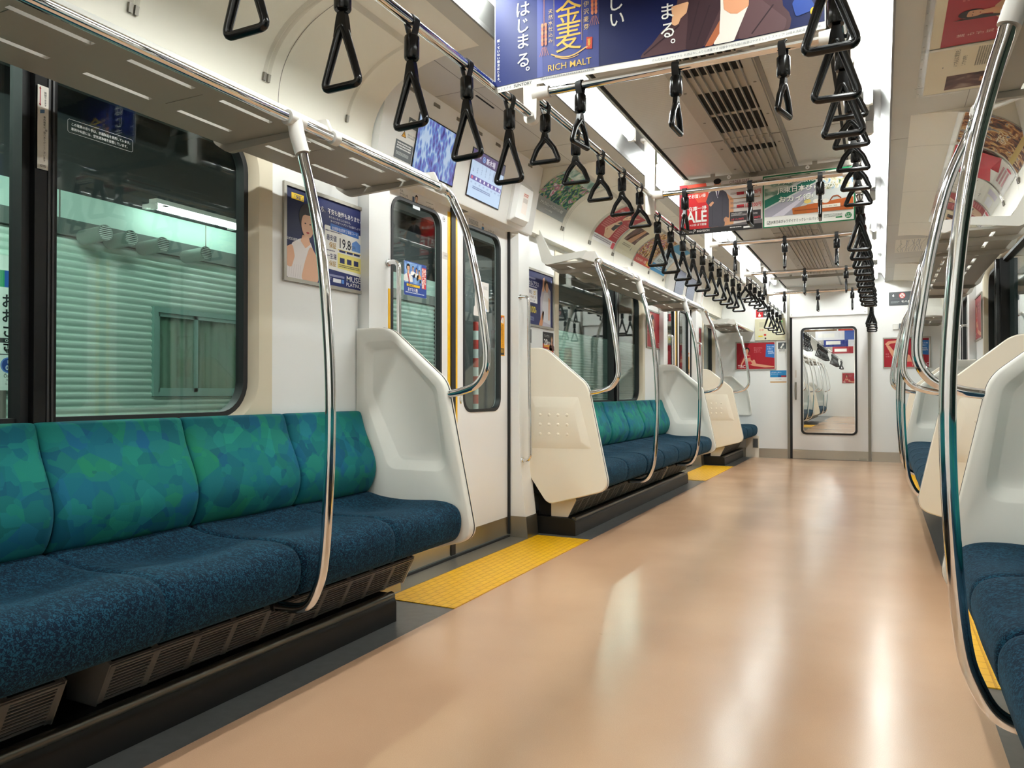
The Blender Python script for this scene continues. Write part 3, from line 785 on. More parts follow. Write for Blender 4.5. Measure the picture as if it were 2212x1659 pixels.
for k, y in enumerate(PY):
    for i, (x, wh) in enumerate(((-0.333, 'left'), (0.02, 'middle'), (0.37, 'right'))):
        c = copy_tree(PROTO[False], None, (x, y, H1))
        c['label'] = 'black hand strap seen edge on, %s one of three on the %s cross bar' % (wh, ORD[k])
        c['group'] = 'hand straps on the cross bars'
        tw = random.uniform(-0.12, 0.12)+(-0.35 if (k, i) in ((0, 0), (0, 2)) else 0)
        c.rotation_euler = (0, random.uniform(-0.02, 0.02), PI/2+tw*0.6)
# ------------------------------------------------------------------ benches
CUSH = [(1.315, 0.455), (1.305, 0.468), (1.27, 0.463), (1.234, 0.455), (1.18, 0.449), (1.12, 0.446), (1.06, 0.446), (1.0, 0.447), (0.95, 0.4475), (0.905, 0.445), (0.868, 0.434),
        (0.849, 0.414), (0.841, 0.386), (0.843, 0.348), (0.853, 0.318), (0.875, 0.296), (0.908, 0.288)]
CUSH = [tuple(p) for p in spline([Vector(p) for p in CUSH], 3)]+[(1.1, 0.287), (1.315, 0.287)]
def cushion(s, ya, yb, n, m):
    """one seat cushion for n people"""
    b = MB(); loops = []; pitch = (yb-ya)/n; R = 0.022; ys = []
    K = 15*n
    for k in range(K+1): ys.append(ya+(yb-ya)*k/K)
    ys = sorted(set([ya+R*(1-math.cos(a)) for a in (0.25, 0.6, 0.95, 1.25)]+[yb-R*(1-math.cos(a)) for a in (0.25, 0.6, 0.95, 1.25)]+[ya, yb]+[y for y in ys if ya+R < y < yb-R]+[ya+pitch*k+q for k in range(1, n) for q in (-0.014, -0.006, 0, 0.006, 0.014)]))
    for y in ys:
        e = min(y-ya, yb-y); sh = 0
        if e < R: sh = 1-math.sqrt(max(0, 1-((R-e)/R)**2))
        u = ((y-ya)/pitch) % 1.0
        lp = []
        cr = 0
        for k in range(1, n): cr = max(cr, math.exp(-((y-ya-pitch*k)/0.009)**2))
        for d, z in CUSH:
            top = 1.0 if z > 0.40 else max(0, (z-0.30)/0.10)
            wave = math.sin(PI*u)**2
            dz = -0.020*wave*math.exp(-((d-1.13)/0.13)**2)*top-0.007*wave*math.exp(-((d-0.88)/0.06)**2)*top+0.004*(1-wave)*math.exp(-((d-0.97)/0.08)**2)*top
            dd = 0.006*cr*(1 if d < 0.9 else 0)
            dz -= 0.008*cr*top
            dd += 0.008*wave*math.exp(-((d-0.85)/0.03)**2)*top*-0.5
            d2, z2 = d+dd, z+dz
            d2 += (1.08-d2)*0.07*sh if d2 < 1.2 else 0; z2 += (0.37-z2)*0.24*sh
            lp.append((s*d2, y, z2))
        loops.append(lp)
    b.loops(loops, m, True, True, True)
    return b
BACKP = [(1.372, 0.802), (1.358, 0.806), (1.342, 0.803), (1.33, 0.786), (1.308, 0.72), (1.275, 0.65), (1.256, 0.596), (1.254, 0.555), (1.268, 0.508), (1.29, 0.474), (1.308, 0.462)]
BACKP = [tuple(p) for p in spline([Vector(p) for p in BACKP], 3)]+[(1.372, 0.46)]
def backrest(s, ya, yb, m):
    b = MB(); R = 0.03; loops = []
    ys = [ya+R*(1-math.cos(a*PI/2)) for a in (0, 0.25, 0.45, 0.65, 0.85, 1)]
    ys += [ya+R+(yb-ya-2*R)*k/8 for k in range(1, 8)]+[yb-(y-ya) for y in ys[::-1]]
    for y in ys:
        e = min(y-ya, yb-y); sh = 0 if e >= R else 1-math.sqrt(max(0, 1-((R-e)/R)**2))
        u = (y-ya)/(yb-ya); bul = 0.006*math.sin(PI*u)
        lp = []
        for d, z in BACKP:
            d2 = d-(bul if d < 1.34 else 0)+min(1, max(0, (1.372-d)/0.05))*0.020*sh
            lp.append((s*d2, y, z-(0.004*sh if z > 0.78 else 0)))
        loops.append(lp)
    b.loops(loops, m, True, True, True)
    return b
def bench(s, ya, yb, groups, lab, grille_gap, side_end=None):
    n = sum(groups); p = (yb-ya)/n
    t = thing('bench', lab, 'bench', 'bench seats', loc=(s*1.1, (ya+yb)/2, 0.2))
    y = ya
    for g in groups:
        cushion(s, y+0.003, y+g*p-0.003, g, SEATM).build('seat_cushion', t, 60); y += g*p
    for k in range(n): backrest(s, ya+k*p+0.001, ya+(k+1)*p-0.001, BACKM).build('backrest', t, 60)
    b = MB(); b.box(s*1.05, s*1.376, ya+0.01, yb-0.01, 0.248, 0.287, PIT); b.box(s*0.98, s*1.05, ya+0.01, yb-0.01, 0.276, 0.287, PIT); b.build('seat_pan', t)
    A, Bq = Vector((1.043, 0.214)), Vector((1.098, 0.112)); nn = Vector((0.88, 0.47)); nn.normalize()
    T0, T1 = Vector((1.045, 0.219)), Vector((1.085, 0.243))
    for (g0, g1) in grille_gap:
        b = MB()
        def strip(P, Q, y0, y1, th=0.004):
            d = (Q-P).normalized(); k = Vector((-d.y, d.x))*th
            if k.x < 0: k = -k
            pts = [P, Q, Q+k, P+k]
            b.loops([[(s*q.x, y0, q.y) for q in pts], [(s*q.x, y1, q.y) for q in pts]], GRILLE, True, True, True)
        for k in range(11):
            P = A.lerp(Bq, k/11+0.01); Q = A.lerp(Bq, k/11+(0.038 if 0 < k < 10 else 0.06)); strip(P, Q, g0, g1)
        for k in range(3):
            P = T0.lerp(T1, k/2*0.84); Q = T0.lerp(T1, k/2*0.84+0.16); strip(P, Q, g0, g1)
        m_ = max(1, round((g1-g0)/0.128))
        for k in range(m_+1):
            yy = g0+(g1-g0)*k/m_; w_ = 0.02 if 0 < k < m_ else 0.03
            strip(A, Bq, max(g0, yy-w_/2), min(g1, yy+w_/2), 0.005)
            strip(T0, T1, max(g0, yy-0.008), min(g1, yy+0.008), 0.005)
        b.build('heater_grille', t, 0)
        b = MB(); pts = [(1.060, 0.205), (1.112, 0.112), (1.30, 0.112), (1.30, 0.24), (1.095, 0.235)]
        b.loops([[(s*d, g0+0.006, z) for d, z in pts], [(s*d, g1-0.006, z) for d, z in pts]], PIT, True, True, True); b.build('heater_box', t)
        for yy in (g0-0.004, g1):
            b = MB(); pts = [(1.042, 0.22), (1.098, 0.108), (1.21, 0.108), (1.21, 0.25), (1.085, 0.248)]
            b.prism([(s*d, yy, z) for d, z in pts], (0, 0.004, 0), GRILLE if abs(yy) < 2 else SHELLB); b.build('heater_end_plate', t)
    return t
for s in (-1, 1):
    S = SIDE[s]
    bench(s, BC[0]-1.612, BC[0]+1.587, [2, 3, 2], 'teal and navy long bench on the %s, nearest to the front' % S, [(-0.6, 1.10), (1.215, 2.54)])
    bench(s, BC[1]-1.587, BC[1]+1.587, [2, 3, 2], 'teal and navy long bench on the %s between the two doors' % S, [(4.33, 6.5), (6.56, 7.42)])
    bench(s, 9.20, 10.49, [3], 'short navy bench on the %s against the end wall' % S, [(9.22, 10.42)])
# foot switch panel under the end bench
b = MB(); b.box(-1.0, -0.83, YE-0.012, YE-0.001, 0.0, 0.29, SHELLB); 
solo(b, 'bench_end_panel', 'cream panel closing the end of the short left bench at the end wall', 'panel')
b = MB(); b.box(-0.905, -0.84, YE-0.02, YE-0.012, 0.13, 0.255, DULLSTEEL); b.box(-0.898, -0.847, YE-0.022, YE-0.02, 0.138, 0.247, LABELG)
solo(b, 'switch_box', 'small grey switch box low on the end wall under the short left bench', 'box')

# ------------------------------------------------------------------ partitions beside the doors
OUTL = round_poly([(1.377, 1.16), (1.215, 1.16), (0.935, 0.93), (0.80, 0.30), (1.195, 0.19), (1.377, 0.445)], [0.004, 0.13, 0.13, 0.075, 0.07, 0.004], 8)
REC0 = round_poly([(1.335, 1.10), (1.185, 1.105), (0.965, 0.90), (0.915, 0.562), (1.205, 0.562), (1.335, 0.87)], [0.03, 0.06, 0.07, 0.055, 0.06, 0.1], 8)
REC1 = round_poly([(1.300, 1.062), (1.172, 1.066), (1.0, 0.885), (0.952, 0.606), (1.158, 0.606), (1.300, 0.878)], [0.02, 0.05, 0.06, 0.035, 0.04, 0.08], 8)
def shrink(pl, k):
    c = Vector((sum(p[0] for p in pl)/len(pl), sum(p[1] for p in pl)/len(pl)))
    return [Vector(p)+(c-Vector(p)).normalized()*k for p in pl]
def fill_hole(mb, outer, inner, f, m):
    bm = bmesh.new(); es = []
    for lp in (outer, inner):
        vs = [bm.verts.new((p[0], p[1], 0)) for p in lp]
        for i in range(len(vs)): es.append(bm.edges.new((vs[i-1], vs[i])))
    bmesh.ops.triangle_fill(bm, edges=es, use_beauty=True, use_dissolve=False)
    bm.verts.index_update()
    mb.add([f(v.co.x, v.co.y) for v in bm.verts], [tuple(v.index for v in q.verts) for q in bm.faces], m); bm.free()
def partition(s, y0, q, lab):
    """y0: bench-side face; q: direction towards the door"""
    t = thing('seat_partition', lab, 'partition', 'partitions beside the doors', loc=(s*1.1, y0+q*0.026, 0.19))
    f = lambda y: (lambda d, z: (s*d, y, z))
    L = lambda pl, y: [(s*p[0], y, p[1]) for p in pl]
    b = MB()
    b.loops([L(shrink(OUTL, 0.012), y0+q*0.034), L(OUTL, y0+q*0.030), L(OUTL, y0+q*0.010), L(shrink(OUTL, 0.003), y0+q*0.003), L(shrink(OUTL, 0.010), y0),
             L(REC0, y0), L(shrink(REC0, 0.004), y0+q*0.002), L(shrink(REC1, -0.006), y0+q*0.021), L(REC1, y0+q*0.024)], SHELL, True, False, True)
    b.build('inner_shell', t, 50)
    b = MB(); b.loops([L(shrink(OUTL, 0.02), y0+q*0.030), L(shrink(OUTL, -0.001), y0+q*0.030), L(shrink(OUTL, -0.001), y0+q*0.037), L(shrink(OUTL, 0.02), y0+q*0.037)], RUBBER); b.build('edge_gasket', t)
    b = MB(); B0 = round_poly([(1.312, 0.858), (0.992, 0.854), (0.908, 0.543), (1.312, 0.537)], 0.012, 5); B1 = round_poly([(1.272, 0.795), (1.020, 0.795), (0.966, 0.583), (1.276, 0.576)], 0.006, 5)
    yo = y0+q*0.052
    b.loops([L(OUTL, y0+q*0.037), L(OUTL, y0+q*0.046), L(shrink(OUTL, 0.006), yo)], SHELLB)
    fill_hole(b, shrink(OUTL, 0.006), B0, f(yo), SHELLB)
    b.loops([L(B0, yo), L(B1, yo+q*0.015)], SHELLB, True, False, True)
    for i in range(4):
        for j in range(3):
            d, z = 1.238-0.0593*i-0.0, 0.745-0.0585*j
            rings = [[(s*(d+r*math.cos(2*PI*k/12)), yo+q*(0.015+h), z+r*math.sin(2*PI*k/12)) for k in range(12)] for r, h in ((0.0095, 0), (0.008, 0.0035), (0.004, 0.0052))]
            b.loops(rings, SHELLB, True, False, True)
    b.build('outer_shell', t, 40)
    return t
for s in (-1, 1):
    S = SIDE[s]
    partition(s, DC[0]-0.848, 1, 'white moulded partition on the %s at the near side of the near door' % S)
    partition(s, DC[0]+0.848, -1, 'dimpled cream partition on the %s at the far side of the near door' % S)
    partition(s, DC[1]-0.848, 1, 'white moulded partition on the %s at the near side of the far door' % S)
    partition(s, DC[1]+0.848, -1, 'dimpled cream partition on the %s at the far side of the far door' % S)
    b = MB(); L = lambda pl, y: [(s*p[0], y, p[1]) for p in pl]
    b.loops([L(REC0, YE), L(REC0, YE-0.012), L(shrink(REC0, 0.02), YE-0.014), L(shrink(REC0, 0.034), YE-0.004)], SHELL, True, False, True)
    structure(b, 'trim_end_moulding_'+S, 50)

# ------------------------------------------------------------------ luggage racks
TX, TZ = 0.903, 1.69
def rack(s, ya, yb, arms, rings, lab, ta, tb, tees=()):
    t = thing('luggage_rack', lab, 'luggage rack', 'luggage racks', loc=(s*1.1, (ya+yb)/2, 1.69))
    zz = 1.700
    b = MB()
    for d0, d1 in ((0.935, 0.990), (1.008, 1.158), (1.176, 1.285)): b.box(s*d0, s*d1, ya, yb, zz, zz+0.012, RACKM)
    for d0, d1, o in ((0.990, 1.008, 0.0), (1.158, 1.176, 0.015)):
        y = ya
        k = 0
        while y < yb:
            b.box(s*d0, s*d1, y, min(yb, y+0.092), zz, zz+0.012, RACKM); y += 0.285
    for y in (ya+(yb-ya)*k/6 for k in range(1, 6)): b.box(s*1.01, s*1.156, y, y+0.002, zz-0.0006, zz, DULLSTEEL)
    b.build('shelf', t)
    b = MB(); pr = [(0.916, 1.706), (0.925, 1.728), (0.938, 1.738), (0.952, 1.734), (0.955, 1.712), (0.935, 1.700)]
    b.loops([[(s*d, ya, z) for d, z in pr], [(s*d, yb, z) for d, z in pr]], RACKE, True, True, True); b.build('front_lip', t, 50)
    b = MB(); b.tube([(s*TX, ta, TZ), (s*TX, tb, TZ)], 0.0155, CHROME, 16); b.build('front_tube', t)
    for y in rings:
        b = MB(); b.tube([(s*TX, y-0.014, TZ), (s*TX, y+0.014, TZ)], 0.021, JOINT, 16)
        b.loops([[(s*d, yy, z) for d, z in ((0.905, 1.705), (0.93, 1.755), (0.99, 1.757), (1.02, 1.715), (0.94, 1.69))] for yy in (y-0.006, y+0.006)], JOINT, True, True, True)
        b.build('tube_joint', t, 50)
    for y in tees:
        b = MB(); b.tube([(s*TX, y-0.032, TZ), (s*TX, y+0.032, TZ)], 0.0225, JOINT, 18)
        b.tube([(s*TX, y, TZ), (s*0.893, y, 1.645), (s*0.872, y, 1.585)], [0.0225, 0.0225, 0.0215], JOINT, 18); tj = b.build('tee_joint', t, 50)
        b = MB()
        for z in (1.60, 1.625): b.cyl((s*0.866, y+0.010, z), (s*0.864, y+0.0235, z), 0.003, DULLSTEEL, 8)
        tj['_o'] = t['_o']; b.build('screw', tj); del tj['_o']
    for y in arms:
        b = MB(); pts = round_poly([(0.915, 1.699), (1.24, 1.699), (1.30, 1.74), (1.345, 1.83), (1.375, 1.83), (1.33, 1.71), (1.27, 1.672), (0.93, 1.683)], [0.004, 0.06, 0.05, 0.004, 0.004, 0.04, 0.05, 0.01], 4)
        b.prism([(s*p[0], y-0.009, p[1]) for p in pts], (0, 0.018, 0), RACKM); b.build('bracket_arm', t, 50)
    for y, q in ((ya-0.012, 1), (yb, 1)):
        b = MB(); pts = round_poly([(1.368, 1.962), (1.336, 1.962), (1.232, 1.752), (1.0, 1.772), (0.925, 1.712), (0.93, 1.692), (0.965, 1.697), (1.043, 1.728), (1.262, 1.700), (1.302, 1.716)], [0.01, 0.01, 0.02, 0.03, 0.015, 0.008, 0.02, 0.03, 0.02, 0.03], 4)
        b.prism([(s*p[0], y, p[1]) for p in pts], (0, 0.012, 0), RACKE); b.build('end_plate', t, 50)
    return t
for s in (-1, 1):
    S = SIDE[s]
    rack(s, -0.58, 2.47, [-0.3, 0.2, 1.79, 2.41], [0.12, 1.873, 2.51], 'luggage rack on the %s over the near bench' % S, -0.6, 2.515, (1.695,))
    rack(s, 4.405, 7.33, [4.62, 5.07, 6.67, 7.27], [4.37, 5.033, 6.71, 7.37], 'luggage rack on the %s over the bench between the doors' % S, 4.36, 7.38, (5.183, 6.567))
    rack(s, 9.28, 10.49, [9.5, 10.3], [9.25], 'short luggage rack on the %s over the end bench' % S, 9.24, 10.5)
# ------------------------------------------------------------------ grab poles
POLE = [(0.903, 1.60), (0.893, 1.648), (0.848, 1.52), (0.812, 1.38), (0.787, 1.19), (0.768, 0.95), (0.766, 0.75), (0.778, 0.54), (0.795, 0.39), (0.815, 0.325), (0.848, 0.286), (0.905, 0.272), (0.96, 0.272)]
POLE = [(0.8705, 1.5825), (0.865, 1.56), (0.845, 1.49), (0.812, 1.35), (0.787, 1.18), (0.769, 0.95), (0.767, 0.75), (0.777, 0.54), (0.792, 0.39), (0.812, 0.322), (0.842, 0.272), (0.890, 0.253), (0.975, 0.250)]
def pole(s, y, lab):
    t = thing('grab_pole', lab, 'grab pole', 'curved grab poles of the benches', loc=(s*0.9, y, 0.27))
    b = MB(); b.tube([(s*p[0], y, p[1]) for p in spline([Vector(q) for q in POLE], 6)], 0.0155, CHROME, 16); b.build('pole', t, 60)
    b = MB(); b.tube([(s*0.965, y, 0.250), (s*0.978, y, 0.250)], 0.0175, RUBBER, 14); b.build('foot_flange', t)
CURV = [(0.903, -0.085, 1.69), (0.900, -0.05, 1.683), (0.886, -0.025, 1.645), (0.834, -0.012, 1.515), (0.792, -0.008, 1.336), (0.760, -0.006, 1.14), (0.748, -0.005, 1.03), (0.757, -0.005, 0.966), (0.795, -0.005, 0.915), (0.86, -0.005, 0.890), (0.925, -0.002, 0.878), (0.938, 0.0, 0.876)]
def end_pole(s, yp, q, lab):
    t = thing('grab_pole', lab, 'grab pole', 'grab poles that end in the partitions', loc=(s*0.85, yp, 0.876))
    b = MB(); b.tube([(s*d, yp+q*dy, z) for d, dy, z in spline(CURV, 6)], 0.0155, CHROME, 16); b.build('pole', t, 60)
    b = MB(); b.tube([(s*0.925, yp-0.0005*q, 0.878), (s*0.945, yp, 0.874)], 0.0185, STEEL, 14); b.cyl((s*0.915, yp-0.012*q, 0.886), (s*0.913, yp-0.019*q, 0.886), 0.004, DULLSTEEL, 8); b.build('end_fitting', t, 50)
for s in (-1, 1):
    S = SIDE[s]
    pole(s, 1.695, 'curved chrome grab pole on the %s rising from the near bench' % S)
    pole(s, 5.183, 'curved chrome grab pole on the %s, nearer of two on the middle bench' % S)
    pole(s, 6.567, 'curved chrome grab pole on the %s, farther of two on the middle bench' % S)
    end_pole(s, DC[0]-0.822, 1, 'bent chrome grab pole on the %s at the near side of the near door' % S)
    end_pole(s, DC[0]+0.822, -1, 'bent chrome grab pole on the %s at the far side of the near door' % S)
    end_pole(s, DC[1]-0.822, 1, 'bent chrome grab pole on the %s at the near side of the far door' % S)
    end_pole(s, DC[1]+0.822, -1, 'bent chrome grab pole on the %s at the far side of the far door' % S)
    for k, (yc, dn) in enumerate(zip(DC, ('near', 'far'))):
        for q in (-1, 1):
            y = yc+q*0.682
            b = MB(); b.tube(spline([(s*1.333, y, 1.465), (s*1.295, y, 1.466), (s*1.277, y, 1.455), (s*1.270, y, 1.42), (s*1.268, y, 1.2), (s*1.262, y, 0.8), (s*1.258, y, 0.53), (s*1.262, y, 0.49), (s*1.28, y, 0.472), (s*1.318, y, 0.470)], 5), 0.0105, CHROME, 12)
            b.tube([(s*1.331, y, 1.465), (s*1.322, y, 1.465)], 0.017, CHROME, 12); b.tube([(s*1.317, y, 0.47), (s*1.307, y, 0.47)], 0.017, CHROME, 12)
            solo(b, 'grab_bar', 'slim vertical chrome grab bar at the %s edge of the %s %s door' % ('near' if q < 0 else 'far', dn, S), 'grab bar', 'grab bars of the doors', smooth=60)
# yellow tactile mats
for s in (-1, 1):
    for yc, dn in zip(DC, ('near', 'far')):
        b = MB(); b.box(s*0.918, s*1.262, yc-0.79, yc+0.79, -0.002, 0.003, TILEM)
        solo(b, 'tactile_mat', 'yellow tactile mat on the floor at the %s %s door' % (dn, SIDE[s]), 'floor mat', 'yellow door mats')
# ------------------------------------------------------------------ posters
def bust(sh, x, y, h, skin='#e3b99a', hair='#241a18', top='#e9e4e0', layer=3, turn=0.0, neck=True):
    """head and shoulders of a printed person; y is the chin, h the head height"""
    sh.poly([(x-1.25*h, y-1.6*h), (x-1.15*h, y-0.75*h), (x-0.45*h, y-0.38*h), (x+0.45*h, y-0.38*h), (x+1.15*h, y-0.75*h), (x+1.25*h, y-1.6*h)], top, layer, 0.2*h)
    if neck: sh.poly([(x-0.2*h, y+0.15*h), (x+0.2*h, y+0.15*h), (x+0.3*h, y-0.42*h), (x, y-0.7*h), (x-0.3*h, y-0.42*h)], skin, layer+1)
    sh.disc(x+turn*0.05*h, y+0.56*h, 0.47*h, 0.56*h, hair, layer+1)
    sh.disc(x, y+0.46*h, 0.35*h, 0.46*h, skin, layer+2)
    sh.poly([(x-0.4*h, y+0.62*h), (x-0.36*h, y+0.95*h), (x+0.36*h, y+0.97*h), (x+0.4*h, y+0.62*h), (x+0.2*h, y+0.72*h), (x-0.2*h, y+0.75*h)], hair, layer+3, 0.05*h)
    for q in (-1, 1): sh.disc(x+q*0.15*h+turn*0.04*h, y+0.5*h, 0.055*h, 0.03*h, '#2a1d1a', layer+3, 10)
    sh.disc(x+turn*0.04*h, y+0.19*h, 0.09*h, 0.035*h, '#b4504c', layer+3, 12)
    sh.line([(x+turn*0.05*h, y+0.45*h), (x+turn*0.07*h, y+0.33*h)], 0.02*h, '#c99a7c', layer+3)
def framed(fn, w, h, lab, draw, cat='poster', name='framed_poster', grp=None, fw=0.014, loc=None, fmat=ALU):
    t = thing(name, lab, cat, grp, loc=loc or fn(w/2, 0, 0))
    b = MB()
    for (x, y, ww, hh) in ((0, 0, w, fw), (0, h-fw, w, fw), (0, fw, fw, h-2*fw), (w-fw, fw, fw, h-2*fw)):
        P = [fn(x, y, 0.0005), fn(x+ww, y, 0.0005), fn(x+ww, y+hh, 0.0005), fn(x, y+hh, 0.0005)]; Q = [fn(x, y, 0.011), fn(x+ww, y, 0.011), fn(x+ww, y+hh, 0.011), fn(x, y+hh, 0.011)]
        b.loops([P, Q], fmat, True, True, True)
    b.build('frame', t)
    sh = Sheet(lambda u, v, l: fn(u, v, 0.004+l)); back_box(sh.mb, lambda u, v, l: fn(u, v, 0.004+l), fw*0.7, fw*0.7, w-1.4*fw, h-1.4*fw, 0.002, ink('#eeeeec')); draw(sh); sh.build('sheet', t)
    return t
def bare(fn, w, h, lab, draw, cat='sticker', name='sticker', grp=None, lift=0.0006, loc=None, r=0):
    """an unframed print: one mesh, a thin slab under its face"""
    sh = Sheet(lambda u, v, l: fn(u, v, lift+l)); 
    if r:
        P = rrect(0, w, 0, h, r, 4); sh.mb.loops([[fn(*p, lift-0.0004) for p in P], [fn(*p, lift) for p in P]], ink('#f2f2f0'), True, True, True)
    else: back_box(sh.mb, lambda u, v, l: fn(u, v, lift+l), 0, 0, w, h, 0.0004, ink('#f2f2f0'))
    draw(sh)
    return solo(sh.mb, name, lab, cat, grp, smooth=0)

# --- the big blue banner hanging across the aisle
def banner():
    Y0, x0, z0, W, Hh = 2.2434, -0.521, 1.896, 1.038, 0.364
    def fn(u, v, l):
        return (x0+u, Y0-l+0.0012*math.sin((u-0.1)*7.5)*max(0.0, 1-v/Hh)**1.5, z0+v+0.006*math.sin((u+0.05)*6)*(1-v/Hh))
    t = thing('hanging_poster', 'wide dark blue banner with gold lettering hanging across the aisle, nearest to the front', 'poster', loc=(0, Y0, z0))
    def grid(sh, x, y, w, h, c, layer):
        n = max(1, int(w/0.02)); l = sh._l(layer)
        for k in range(n):
            for j in range(6):
                a, b_, c_, d = x+w*k/n, x+w*(k+1)/n, y+h*j/6, y+h*(j+1)/6
                sh.mb.add([sh.fn(a, c_, l), sh.fn(b_, c_, l), sh.fn(b_, d, l), sh.fn(a, d, l)], [(0, 1, 2, 3)], sh.m(c))
    sh = Sheet(fn, 0.0009)
    grid(sh, 0, 0, W, Hh, '#f3f2ee', 0); grid(sh, 0, 0, W, Hh, '#f3f2ee', -1.2)
    grid(sh, 0.003, 0.02, W-0.006, Hh-0.02, '#131d50', 1)
    grid(sh, 0.003, 0.02, 0.155, Hh-0.02, '#1e2d70', 1.5)
    grid(sh, 0.158, 0.02, 0.215, Hh-0.02, '#3c4792', 1.5); grid(sh, 0.158, 0.02, 0.02, Hh-0.02, '#4d58a4', 2); grid(sh, 0.335, 0.02, 0.038, Hh-0.02, '#3a4384', 2)
    grid(sh, 0.219, 0.105, 0.098, Hh-0.105, '#2a37a0', 2.5)
    for x in (0.219, 0.316): sh.line([(x, 0.115), (x, 0.36)], 0.0012, '#d8b96a', 3.5)
    G = '#e6bd55'
    sh.text('金', 0.27, 0.180, 0.094, G, 4, 'C', 0.004); sh.text('麦', 0.27, 0.097, 0.094, G, 4, 'C', 0.004)
    sh.vtext('天然水仕込み', 0.207, 0.226, 0.0165, '#d9bd84', 4, 0.004, 1.18)
    sh.vtext('伊沢麦芽', 0.331, 0.222, 0.0195, '#d9bd84', 4, 0.004, 1.28)
    sh.text('RICH MALT', 0.196, 0.033, 0.030, G, 4, 'L', 0.002, width=0.15)
    pts = [(0.209+0.128*k/14, 0.088-0.019*math.sin(PI*min(1, k/14*1.05))+0.002*k/14) for k in range(15)]
    sh.line(pts, 0.0045, '#e2b468', 4); sh.line([(a+0.004, b_-0.006) for a, b_ in pts[1:11]], 0.0025, '#e2b468', 4)
    sh.poly([(0.33, 0.083), (0.35, 0.08), (0.352, 0.118), (0.332, 0.121)], '#c8402e', 4); sh.line([(0.341, 0.087), (0.341, 0.115)], 0.002, G, 5)
    for k in range(4):
        for q in (-1, 1): sh.line([(0.341, 0.092+k*0.005), (0.341+q*0.005, 0.098+k*0.005)], 0.0015, G, 5)
    for (ex, ey, n_, tilt) in ((0.184, 0.19, 6, 0.0), (0.358, 0.245, 5, 0.002)):
        sh.line([(ex, ey), (ex-tilt*3, ey+0.12)], 0.0018, '#d98a5c', 4)
        for k in range(n_):
            for q in (-1, 1): sh.disc(ex+q*0.006, ey-0.012*k, 0.0048, 0.0085, '#d8795c' if k % 2 else '#e0906a', 4.5, 10)
        for q in (-2, -1, 0, 1, 2): sh.line([(ex+q*0.003, ey-0.012*n_), (ex+q*0.008, ey-0.012*n_-0.03)], 0.0012, '#d98a5c', 4)
    Wt = '#f5f5f2'
    for ch, y in zip('はじまる', (0.243, 0.188, 0.134, 0.070)): sh.text(ch, 0.108, y, 0.056, Wt, 4, 'C', 0.008)
    sh.text('。', 0.116, 0.054, 0.045, Wt, 4, 'L', 0.008)
    sh.vtext('新・ていねい製法はじまる。', 0.016, 0.172, 0.0105, Wt, 4, 0.01, 1.13)
    sh.text('し', 0.432, 0.19, 0.058, Wt, 4, 'C', 0.008); sh.text('い', 0.434, 0.138, 0.056, Wt, 4, 'C', 0.008)
    # the person: maroon cardigan over a white top, chin and one hand in the picture
    sh.poly([(0.44, 0.02), (0.507, 0.022), (0.515, 0.035), (0.546, 0.06), (0.579, 0.096), (0.61, 0.11), (0.665, 0.364), (0.9, 0.364), (0.926, 0.09), (0.942, 0.068), (0.948, 0.047), (0.944, 0.02)][1:], '#553d41', 3, 0.01)
    sh.poly([(0.648, 0.021), (0.70, 0.021), (0.752, 0.126), (0.752, 0.25), (0.66, 0.25), (0.655, 0.1)], '#402d33', 3.5, 0.01)
    sh.poly([(0.80, 0.021), (0.93, 0.021), (0.936, 0.05), (0.86, 0.13), (0.83, 0.15)], '#634a4d', 3.5, 0.012)
    for a, c in (((0.52, 0.03), (0.63, 0.10)), ((0.66, 0.05), (0.69, 0.16)), ((0.68, 0.03), (0.72, 0.14)), ((0.84, 0.03), (0.9, 0.1))): sh.line([a, c], 0.004, '#36262c', 3.8)
    sh.poly([(0.728, 0.021), (0.79, 0.021), (0.83, 0.112), (0.83, 0.2), (0.752, 0.2), (0.752, 0.12), (0.748, 0.05)], '#efe4da', 4, 0.006)
    sh.poly([(0.706, 0.021), (0.728, 0.021), (0.749, 0.05), (0.75, 0.09)], '#b46a48', 4)
    sh.poly([(0.755, 0.2), (0.835, 0.2), (0.832, 0.112), (0.80, 0.097), (0.78, 0.102), (0.762, 0.118)], '#e2a27c', 4.5, 0.008)
    sh.poly([(0.605, 0.16), (0.66, 0.165), (0.652, 0.132), (0.634, 0.119), (0.628, 0.104), (0.616, 0.1), (0.606, 0.108), (0.609, 0.13)], '#eab48a', 5, 0.006)
    sh.text('ま', 0.594, 0.129, 0.054, Wt, 5, 'C', 0.008); sh.text('る', 0.594, 0.072, 0.054, Wt, 5, 'C', 0.008); sh.text('。', 0.602, 0.052, 0.045, Wt, 5, 'L', 0.008)
    sh.poly([(0.95, 0.09), (0.97, 0.12), (1.0, 0.09), (1.015, 0.06), (0.96, 0.05)], '#2c4a9a', 3, 0.01)
    sh.disc(1.005, 0.055, 0.007, 0.011, '#f0c23a', 4)
    sh.text('水と生きる', 0.012, 0.0055, 0.0105, '#55555a', 2); sh.text('SUNTORY', 0.072, 0.005, 0.0145, '#26262a', 2, 'L', 0.012)
    sh.small(0.17, 0.011, 0.19, 1, 0.005, '#9a9a9a', 2, 3)
    sh.text('のんだあとはリサイクル  お酒はなによりも適量です 妊娠中や授乳期の飲酒はやめましょう ストップ! 20歳未満飲酒・飲酒運転', 0.545, 0.006, 0.0085, '#808084', 2)
    sh.build('sheet', t)
    b = MB(); b.box(x0, x0+W, Y0+0.002, Y0+0.012, CZ-0.012, CZ-0.001, ALU); b.build('holder_bar', t)
banner()

